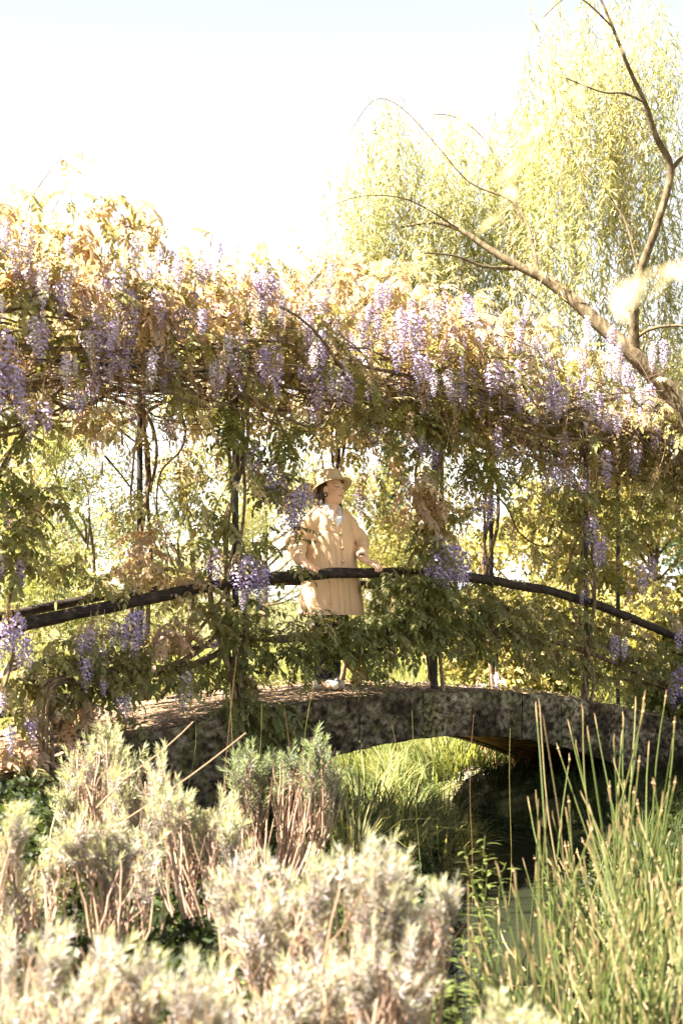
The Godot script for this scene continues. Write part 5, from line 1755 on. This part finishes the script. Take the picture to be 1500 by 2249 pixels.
	var hf := func(p: Vector3) -> float:
		var d := H.at(p)
		for s in [-1.0, 1.0]:
			var sock := (p - Vector3(0.032 * s, 0.004, 0.088)).length() - 0.0145
			var kk := 0.010
			var h := maxf(kk - absf(d + sock), 0.0) / kk
			d = maxf(d, -sock) + h * h * kk * 0.25
			d = minf(d, (p - Vector3(0.032 * s, 0.004, 0.0655)).length() - 0.0125)
			d = minf(d, ((p - Vector3(0.032 * s, 0.0125, 0.0705)) / Vector3(1.5, 0.55, 1.0)).length() * 0.6 - 0.0058)
		return d
	var hc := func(p: Vector3) -> Color:
		var c := skin
		for s in [-1.0, 1.0]:
			var eye := p - Vector3(0.032 * s, 0.004, 0.0655)
			if eye.length() < 0.0136 and p.z > 0.07 and p.y < 0.0095:
				c = Color(0.50, 0.43, 0.39)
				if Vector2(eye.x - 0.0035, eye.y - 0.0005).length() < 0.0068:
					c = Color(0.05, 0.035, 0.03)
			elif absf(p.y - 0.0105) < 0.003 and absf(p.x - 0.032 * s) < 0.018 and p.z > 0.062:
				c = Color(0.16, 0.08, 0.055)
			if absf(p.y - 0.029 + absf(absf(p.x) - 0.032) * 0.12) < 0.0024 and absf(absf(p.x) - 0.033) < 0.019 and p.z > 0.05:
				c = Color(0.28, 0.16, 0.10)
			if (p - Vector3(0.04 * s, -0.026, 0.07)).length() < 0.024:
				c = c.lerp(Color(0.55, 0.25, 0.16), 0.35)
		if p.z > 0.062 and absf(p.x) < 0.027:
			var my := -0.0612 + absf(p.x) * 0.17
			if absf(p.y - my) < 0.0022:
				c = Color(0.34, 0.16, 0.12)
			elif absf(p.y - my) < 0.0085:
				c = c.lerp(Color(0.46, 0.15, 0.12), 0.75)
		return c
	var hm := MB.new()
	nets(hm, hf, hc, Vector3(-0.095, -0.17, -0.125), Vector3(0.095, 0.135, 0.125), 0.0034)
	var o0 := body.v.size()
	for i in hm.v.size():
		body.add(hx * hm.v[i], (hx.basis * hm.n[i]).normalized(), hm.c[i])
	for i in hm.ix:
		body.ix.append(i + o0)
	# hands closed over the rail
	for side in 2:
		var c: Vector3 = lr if side == 0 else ll
		var wr: Vector3 = wrR if side == 0 else wrL
		var s := 1.0 if side == 0 else 1.0
		var Q := Field.new()
		var offs := [-0.026, -0.008, 0.010, 0.027] if side == 0 else [-0.022, -0.004, 0.014, 0.031]
		for k in 4:
			var sc: float = [0.90, 1.0, 1.04, 0.98][k] if side == 0 else [1.0, 1.05, 1.0, 0.88][k]
			var kn: Vector3 = on.call(c, 99, offs[k] * 1.05, rr + 0.022)
			var j1: Vector3 = on.call(c, 99 - 44 * sc, offs[k] * 1.25, rr + 0.011)
			var j2: Vector3 = on.call(c, 99 - 76 * sc, offs[k] * 1.3, rr + 0.008)
			var j3: Vector3 = on.call(c, 99 - 100 * sc, offs[k] * 1.3, rr + 0.007)
			Q.bone(wr, kn, 0.018, 0.0115, 0.012)
			Q.bone(kn, j1, 0.0098, 0.0088, 0.005)
			Q.bone(j1, j2, 0.0088, 0.0080, 0.003)
			Q.bone(j2, j3, 0.0080, 0.0066, 0.003)
		var tb: Vector3 = wr.lerp(c + Vector3.UP * (rr + 0.02), 0.35) + e * 0.028 * (1.0 if side == 0 else -1.0)
		var tk: Vector3 = on.call(c, 104, 0.050 if side == 0 else -0.044, rr + 0.014)
		var tt: Vector3 = on.call(c, 62, 0.060 if side == 0 else -0.052, rr + 0.010)
		var te: Vector3 = on.call(c, 36, 0.058 if side == 0 else -0.046, rr + 0.009)
		Q.bone(wr, tb, 0.020, 0.015, 0.012)
		Q.bone(tb, tk, 0.0135, 0.0105, 0.008)
		Q.bone(tk, tt, 0.0105, 0.0092, 0.004)
		Q.bone(tt, te, 0.0092, 0.0075, 0.003)
		var el: Vector3 = elR if side == 0 else elL
		Q.bone(wr, wr.lerp(el, 0.3), 0.0225, 0.028, 0.012)
		var lo := c - Vector3.ONE * 0.14
		var hi := c + Vector3.ONE * 0.17
		var hand := MB.new()
		nets(hand, func(p: Vector3) -> float: return Q.at(p), func(_p): return skin * Color(1.06, 1.04, 1.02), lo, hi, 0.0036)
		o0 = body.v.size()
		for i in hand.v.size():
			body.add(hand.v[i], hand.n[i], hand.c[i])
		for i in hand.ix:
			body.ix.append(i + o0)
	var sk := vmat(0.55, 0.4)
	sk.subsurf_scatter_enabled = true
	sk.subsurf_scatter_strength = 0.12
	var pe := part("person", body.mesh(), sk, self)
	pe.transform = xf
	tag(pe, "woman in a straw hat and beige smock coat standing with both hands on the handrail", "person")
	# --- shirt
	var white := mat(Color(0.74, 0.76, 0.80), 0.8)
	var sb := MB.new()
	var S := Field.new()
	S.bone(Vector3(0, 1.0, -0.005), Vector3(0, 1.24, -0.01), 0.13, 0.118, 0.05)
	S.bone(shR + Vector3(0.05, -0.01, 0), shL + Vector3(-0.05, -0.01, 0), 0.06, 0.06, 0.06)
	S.bone(Vector3(0, 1.28, -0.02), Vector3(0, 1.345, -0.02), 0.085, 0.07, 0.03)
	nets(sb, func(p: Vector3) -> float: return maxf(S.at(p), -((p - Vector3(0.004, 1.37, 0.10)) / Vector3(0.6, 1.1, 1.2)).length() + 0.085), func(_p): return Color.WHITE, Vector3(-0.24, 0.98, -0.18), Vector3(0.24, 1.44, 0.2), 0.009)
	part("shirt", sb.mesh(), white, pe)
	for s in [-1.0, 1.0]:   # collar wings
		var cb := MB.new()
		var top0 := Vector3(0.066 * s, 1.405, -0.03)
		var top1 := Vector3(0.030 * s + 0.006, 1.335, 0.075)
		var tipp := Vector3(0.052 * s + 0.006, 1.262, 0.110)
		var low0 := Vector3(0.098 * s, 1.365, -0.03)
		var low1 := Vector3(0.092 * s, 1.325, 0.055)
		var nn := Vector3(0.5 * s, 0.4, 0.75).normalized()
		var th := nn * -0.004
		for k in 2:
			var ofs: Vector3 = Vector3.ZERO if k == 0 else th
			var sgn := 1.0 if k == 0 else -1.0
			cb.face([top0 + ofs, top1 + ofs, tipp + ofs, low1 + ofs, low0 + ofs], nn * sgn, Color.WHITE)
		cb.tube(PackedVector3Array([top0, top0.lerp(top1, 0.5) + Vector3(0.012 * s, -0.004, 0.01), top1, tipp]), taper(4, 0.004, 0.003), 6, Color.WHITE, Color.WHITE)
		cb.tube(PackedVector3Array([tipp, low1, low0]), taper(3, 0.003, 0.003), 6, Color.WHITE, Color.WHITE)
		part("collar", cb.mesh(), white, pe)
	# --- coat
	var cloth := vmat(0.85, 0.25, Color(0.66, 0.44, 0.265))
	cloth.rim_enabled = true
	cloth.rim = 0.25
	cloth.rim_tint = 0.6
	var ys := [0.54, 0.66, 0.90, 1.12, 1.22, 1.30, 1.36]
	var ax := [0.262, 0.248, 0.212, 0.186, 0.176, 0.155, 0.10]
	var az := [0.190, 0.178, 0.152, 0.138, 0.126, 0.100, 0.075]
	var C := Field.new()
	C.bone(shR + Vector3(0.015, -0.01, 0), elR, 0.070, 0.074, 0.05)
	C.bone(elR, wrR.lerp(elR, 0.06), 0.072, 0.043, 0.03)
	C.bone(shL + Vector3(-0.02, -0.01, 0), elL, 0.062, 0.058, 0.05)
	C.bone(elL, wrL.lerp(elL, 0.24), 0.058, 0.043, 0.03)
	C.bone(Vector3(-0.10, 1.315, -0.02), Vector3(0.10, 1.315, -0.02), 0.055, 0.055, 0.05)
	var cf := func(p: Vector3) -> float:
		var k := 0
		while k < ys.size() - 2 and p.y > ys[k + 1]:
			k += 1
		var f := clampf((p.y - ys[k]) / (ys[k + 1] - ys[k]), 0, 1)
		var a: float = lerpf(ax[k], ax[k + 1], f)
		var b: float = lerpf(az[k], az[k + 1], f)
		var q := Vector2(p.x / a, (p.z + 0.005) / b)
		var ln := q.length()
		var d := (ln - 1.0) * minf(a, b) * lerpf(1.0, a / b, absf(q.x) / maxf(ln, 0.01) * 0.8)
		d = maxf(d, p.y - 1.375)
		var ang := atan2(p.x, p.z)
		var gat := smoothstep(1.185, 1.02, p.y)
		var fold := 0.75 - 1.5 * pow(absf(sin(ang * 5.5 + 0.8 * sin(ang * 4.0 + p.y * 2.0) + p.y * 0.9)), 0.55) + 0.4 * (0.6 - pow(absf(sin(ang * 12.0 + p.y * 2.0 + 2.0 * sin(ang * 3))), 0.6)) * smoothstep(0.85, 1.12, p.y)
		fold = -fold
		d -= gat * fold * lerpf(0.008, 0.017, smoothstep(1.1, 0.6, p.y))
		d += 0.006 * exp(-pow((p.y - 1.185 + 0.02 * cos(ang * 2)) / 0.006, 2.0))   # yoke seam
		if p.z > 0.0:   # the buttoned edge and the parted skirts
			var x0 := 0.006 + 0.10 * maxf(0.0, 0.86 - p.y)
			var wd := 0.0045 + 0.05 * maxf(0.0, 0.88 - p.y)
			d += 0.014 * exp(-pow((p.x - x0) / wd, 2.0)) * smoothstep(1.26, 1.2, p.y) * (1.0 + 2.0 * maxf(0.0, 0.9 - p.y))
			d -= 0.004 * smoothstep(0.0, 0.008, p.x - x0) * smoothstep(0.055, 0.045, p.x - x0)
		var arm := C.at(p)
		# creases across the sleeves
		arm += 0.013 * (0.6 - pow(absf(sin(p.y * 27.0 + p.x * 22.0 + 1.2 * sin(p.z * 24.0))), 0.6)) * smoothstep(1.26, 1.12, p.y) + 0.004 * sin(p.y * 25 - p.x * 70.0)
		var kk := 0.014
		var h := maxf(kk - absf(d - arm), 0.0) / kk
		d = minf(d, arm) - h * h * kk * 0.25
		# the open neck
		var vv := absf(p.x - 0.006) - (p.y - 1.215) * 0.50
		if p.z > -0.02:
			d = maxf(d, -maxf(vv, 1.2 - p.y))
		d = maxf(d, 0.062 - Vector2(p.x, p.z + 0.01).length() * 1.0 if p.y > 1.30 else -1.0)
		return d
	var cm := MB.new()
	nets(cm, cf, func(p: Vector3) -> Color: return Color.WHITE * (1.0 + 0.10 * fine.get_noise_3dv(p * 7.0)), Vector3(-0.56, 0.555, -0.30), Vector3(0.46, 1.40, 0.46), 0.0085)
	part("coat", cm.mesh(), cloth, pe)
	# pockets, buttons
	var seam := mat(Color(0.42, 0.29, 0.16), 0.85)
	for k in 2:
		var pb := MB.new()
		var cx := -0.125 if k == 0 else 0.135
		var pts := PackedVector3Array()
		for q in [[-0.055, 0.86], [-0.055, 0.70], [0.055, 0.70], [0.055, 0.86], [-0.055, 0.86]]:
			var x: float = cx + q[0]
			var z := 0.0
			var y: float = q[1] - 0.06
			z = 0.3
			while z > 0.05 and cf.call(Vector3(x, y, z)) > 0.0:
				z -= 0.003
			pts.append(Vector3(x, y, z + 0.001))
		pb.tube(pts, taper(5, 0.0022, 0.0022), 5, Color.WHITE, Color.WHITE)
		part("pocket", pb.mesh(), seam, pe)
	var wood := mat(Color(0.52, 0.36, 0.18), 0.5)
	for q in [[-0.072, 1.305], [-0.038, 1.235], [0.012, 1.160], [0.018, 1.055], [0.020, 0.955]]:
		var z := 0.3
		while z > 0.03 and cf.call(Vector3(q[0], q[1], z)) > 0.0:
			z -= 0.002
		var bb := MB.new()
		var cc := Vector3(q[0], q[1], z)
		var nn := Vector3(q[0] * 1.5, 0.15, 1).normalized()
		bb.tube(PackedVector3Array([cc - nn * 0.002, cc + nn * 0.004, cc + nn * 0.0055]), PackedFloat32Array([0.0135, 0.0135, 0.0105]), 14, Color.WHITE, Color.WHITE)
		part("button", bb.mesh(), wood, pe)
	# --- trousers and shoes
	var denim := mat(Color(0.016, 0.018, 0.026), 0.9)
	var tb2 := MB.new()
	var TF := Field.new()
	for a in [[hipR, anR], [hipL, anL]]:
		var kn: Vector3 = a[0].lerp(a[1], 0.52) + Vector3(0, 0, 0.025)
		TF.bone(a[0], kn, 0.098, 0.070, 0.04)
		TF.bone(kn, a[1] + Vector3(0, 0.03, 0), 0.068, 0.056, 0.03)
	nets(tb2, func(p: Vector3) -> float: return maxf(TF.at(p) + 0.003 * sin(p.y * 60 + p.x * 30), 0.075 - p.y), func(_p): return Color.WHITE, Vector3(-0.25, 0.05, -0.28), Vector3(0.25, 0.95, 0.2), 0.012)
	part("trousers", tb2.mesh(), denim, pe)
	for a in [anR, anL]:
		var fb := MB.new()
		var SF := Field.new()
		var dir := Vector3(0.35, 0, 0.94) if a == anR else Vector3(0.1, 0, 1.0)
		SF.bone(a + Vector3(0, -0.032, -0.035), a + Vector3(0, -0.036, 0) + dir * 0.13, 0.038, 0.034, 0.03)
		SF.bone(a + Vector3(0, -0.01, -0.02), a + Vector3(0, 0.03, -0.01), 0.042, 0.040, 0.03)
		nets(fb, func(p: Vector3) -> float: return maxf(SF.at(p), 0.002 - p.y), func(_p): return Color.WHITE, a + Vector3(-0.16, -0.08, -0.14), a + Vector3(0.16, 0.09, 0.24), 0.008)
		part("shoe", fb.mesh(), mat(Color(0.58, 0.53, 0.47), 0.8), pe)
	# --- hair: a dark bob of many locks
	var hmb := MB.new()
	var HF := Field.new()
	HF.ell(Vector3(0, 0.03, -0.035), Vector3(0.083, 0.088, 0.085), 0.02)
	HF.bone(Vector3(-0.055, -0.03, -0.065), Vector3(-0.062, -0.13, -0.075), 0.036, 0.024, 0.03)
	HF.bone(Vector3(0.055, -0.03, -0.065), Vector3(0.062, -0.13, -0.065), 0.036, 0.024, 0.03)
	HF.bone(Vector3(0, -0.02, -0.09), Vector3(0, -0.13, -0.10), 0.036, 0.03, 0.04)
	nets(hmb, func(p: Vector3) -> float: return maxf(HF.at(p) + 0.0035 * sin(atan2(p.x, p.z) * 40.0), -((p - Vector3(0, 0.0, 0.075)) / Vector3(1.0, 1.3, 1.0)).length() + 0.088), func(_p): return Color(0.028, 0.017, 0.012), Vector3(-0.12, -0.18, -0.15), Vector3(0.12, 0.14, 0.08), 0.006)
	for i in 110:
		var a := rnd(1.75, TAU - 1.75)
		var r := Vector3(sin(a) * 0.082, rnd(-0.02, 0.02), cos(a) * 0.085 - 0.02)
		var ln := rnd(0.10, 0.19)
		var fl := rnd(0.0, 0.05)
		var out := Vector3(sin(a), 0, cos(a))
		var c := Color(0.035, 0.02, 0.013).lerp(Color(0.16, 0.09, 0.05), rng.randf() * 0.8)
		hmb.tube(smooth_path([r, r + out * 0.008 + Vector3(0, -ln * 0.5, 0), r + out * fl + Vector3(rnd(-0.02, 0.02), -ln, rnd(-0.02, 0.02))], 4), taper(9, 0.0045, 0.0012), 4, c, c)
	var hair := part("hair", hmb.mesh(), vmat(0.45, 0.5), pe)
	hair.transform = hx
	# --- straw hat: coiled braid, the brim turned up in front and down behind
	var straw := vmat(0.8, 0.3)
	var hat := MB.new()
	var prof := []
	for i in 10:
		var f := i / 9.0
		prof.append(Vector2(0.002 + 0.082 * sin(f * PI * 0.5), 0.112 - 0.016 * f * f))
	for i in range(1, 13):
		var f := i / 12.0
		prof.append(Vector2(lerpf(0.086, 0.104, pow(f, 0.7)), lerpf(0.094, 0.0, f)))
	for i in range(1, 12):
		var f := i / 11.0
		prof.append(Vector2(0.104 + 0.052 * f, -0.014 * f - 0.006 * sin(f * PI)))
	var SEG := 56
	var rows := prof.size()
	var ho := hat.v.size()
	for i in rows:
		for k in SEG:
			var a := TAU * k / SEG
			var pr: Vector2 = prof[i]
			var brim := clampf((pr.x - 0.104) / 0.058, 0, 1)
			var ridge := 0.0022 * (1.0 if i % 2 else -1.0)
			var y := pr.y + brim * brim * (0.036 * cos(a) - 0.024 + 0.008 * sin(2 * a + 0.6)) 
			var rad := pr.x + ridge * (1.0 if brim == 0.0 else 0.2)
			if brim > 0:
				y += ridge * 0.8
			rad *= 1.0 + 0.015 * sin(3 * a + pr.y * 30)
			var c := Color(0.57, 0.44, 0.29) * (1.0 + 0.10 * sin(i * 3.1) + 0.08 * fine.get_noise_2d(a * 12, i * 3.0))
			c.a = 1.0
			hat.add(Vector3(sin(a) * rad, y, cos(a) * rad * 1.06), Vector3(sin(a) * (1.0 - 0.9 * brim), 0.15 + brim if i > 9 else 1.0, cos(a) * (1.0 - 0.9 * brim)).normalized(), c)
	for i in rows:
		for k in SEG:
			var a := hat.v[ho + i * SEG + (k + 1) % SEG] - hat.v[ho + i * SEG + (k + SEG - 1) % SEG]
			var b := hat.v[ho + mini(i + 1, rows - 1) * SEG + k] - hat.v[ho + maxi(i - 1, 0) * SEG + k]
			var nn := b.cross(a).normalized()
			if nn.dot(hat.n[ho + i * SEG + k]) < 0.0:
				nn = -nn
			hat.n[ho + i * SEG + k] = nn
	for i in rows - 1:
		for k in SEG:
			var k2 := (k + 1) % SEG
			hat.q(ho + i * SEG + k, ho + i * SEG + k2, ho + (i + 1) * SEG + k2, ho + (i + 1) * SEG + k)
	var edge := PackedVector3Array()
	for k in SEG + 1:
		edge.append(hat.v[ho + (rows - 1) * SEG + k % SEG])
	hat.tube(edge, taper(SEG + 1, 0.003, 0.003), 5, Color(0.5, 0.37, 0.2), Color(0.5, 0.37, 0.2))
	var hatn := part("straw_hat", hat.mesh(), straw, pe)
	hatn.transform = hx * Transform3D(Basis(Vector3.RIGHT, -0.20) * Basis(Vector3.BACK, -0.06), Vector3(0, 0.046, -0.016))
	# chin cord, earring, watch
	var eb := MB.new()
	var ec := Vector3(-0.084, -0.048, 0.004)
	var ring := PackedVector3Array()
	for k in 21:
		ring.append(ec + Vector3(-0.004, cos(TAU * k / 20) * 0.0165, sin(TAU * k / 20) * 0.0165))
	eb.tube(ring, taper(21, 0.005, 0.005), 8, Color(0.012, 0.01, 0.01), Color(0.012, 0.01, 0.01))
	var er := part("earring", eb.mesh(), vmat(0.3, 0.5), pe)
	er.transform = hx
	var wbm := MB.new()
	for i in 7:
		for k in 10:
			var th := PI * i / 6.0
			var ph := TAU * k / 10
			var nn := Vector3(cos(th), sin(th) * cos(ph), sin(th) * sin(ph))
			wbm.add(ec + Vector3(-0.004, 0, 0) + nn * 0.0112, nn, Color(0.62, 0.40, 0.17))
	for i in 6:
		for k in 10:
			wbm.q(i * 10 + k, i * 10 + (k + 1) % 10, (i + 1) * 10 + (k + 1) % 10, (i + 1) * 10 + k)
	var bead := MeshInstance3D.new()
	bead.name = "wooden_bead"
	bead.mesh = wbm.mesh()
	bead.material_override = vmat(0.4, 0.5)
	er.add_child(bead)
	var wm2 := MB.new()
	var wd2 := (elL - wrL).normalized()
	var wc := wrL + wd2 * 0.022
	var u1 := wd2.cross(Vector3.UP).normalized()
	var u2 := wd2.cross(u1)
	for s in [-0.007, 0.0, 0.007]:
		var wr2 := PackedVector3Array()
		for k in 17:
			wr2.append(wc + wd2 * s + (u1 * cos(TAU * k / 16) + u2 * sin(TAU * k / 16)) * 0.0265)
		wm2.tube(wr2, taper(17, 0.0045, 0.0045), 6, Color(0.012, 0.008, 0.008), Color(0.012, 0.008, 0.008))
	var face := wc + fr * 0.027 + Vector3.UP * 0.006
	wm2.tube(PackedVector3Array([face, face + fr * 0.005]), PackedFloat32Array([0.012, 0.011]), 12, Color(0.25, 0.2, 0.16), Color(0.3, 0.27, 0.24))
	part("wristwatch", wm2.mesh(), vmat(0.35, 0.5), pe)

func make_dog() -> void:
	rng.seed = 1100
	var t0 := tpx(748, 0.62)
	var org := B(t0, 0.62, deck(t0) + 0.012)
	# nose towards -x of its own axes, standing along the bridge
	var xf := Transform3D(Basis(Vector3.UP, 0.55), org)
	var mb := MB.new()
	var D := Field.new()
	D.bone(Vector3(-0.13, 0.265, 0), Vector3(0.13, 0.27, 0), 0.082, 0.068, 0.05)      # chest to loin
	D.bone(Vector3(-0.15, 0.28, 0), Vector3(-0.235, 0.37, 0), 0.058, 0.045, 0.04)      # neck
	D.ell(Vector3(-0.265, 0.395, 0), Vector3(0.055, 0.044, 0.042), 0.03)
	D.bone(Vector3(-0.29, 0.385, 0), Vector3(-0.365, 0.365, 0), 0.030, 0.020, 0.02)
	for s in [-1.0, 1.0]:
		D.bone(Vector3(-0.12, 0.23, 0.048 * s), Vector3(-0.105, 0.13, 0.05 * s), 0.038, 0.024, 0.03)
		D.bone(Vector3(-0.105, 0.13, 0.05 * s), Vector3(-0.115, 0.02, 0.05 * s), 0.022, 0.018, 0.015)
		D.bone(Vector3(-0.115, 0.018, 0.05 * s), Vector3(-0.135, 0.015, 0.05 * s), 0.02, 0.016, 0.012)
		D.bone(Vector3(0.13, 0.25, 0.045 * s), Vector3(0.105, 0.165, 0.052 * s), 0.052, 0.036, 0.03)
		D.bone(Vector3(0.105, 0.165, 0.052 * s), Vector3(0.165, 0.085, 0.052 * s), 0.030, 0.019, 0.015)
		D.bone(Vector3(0.165, 0.085, 0.052 * s), Vector3(0.155, 0.018, 0.052 * s), 0.018, 0.017, 0.012)
		D.bone(Vector3(0.155, 0.016, 0.052 * s), Vector3(0.13, 0.014, 0.052 * s), 0.018, 0.014, 0.012)
		D.bone(Vector3(-0.255, 0.425, 0.035 * s), Vector3(-0.275, 0.385, 0.055 * s), 0.016, 0.012, 0.01)
	D.bone(Vector3(0.185, 0.29, 0), Vector3(0.235, 0.375, 0), 0.02, 0.010, 0.02)
	var f := func(p: Vector3) -> float: return D.at(p) + 0.007 * fine.get_noise_3dv(p * Vector3(22, 9, 22))
	var col := func(p: Vector3) -> Color:
		var c := Color(0.30, 0.135, 0.05) * (1.0 + 0.4 * fine.get_noise_3dv(p * 20.0))
		if p.x < -0.352 or (Vector2(p.x + 0.30, p.y - 0.405).length() < 0.009 and absf(p.z) > 0.02):
			c = Color(0.01, 0.008, 0.008)
		c.a = 1.0
		return c
	nets(mb, f, col, Vector3(-0.42, -0.01, -0.14), Vector3(0.28, 0.48, 0.14), 0.008)
	var o := part("dog", mb.mesh(), vmat(0.9, 0.2), self)
	o.transform = xf
	tag(o, "small rust brown dog standing behind the woman's legs, half hidden by leaves", "dog")
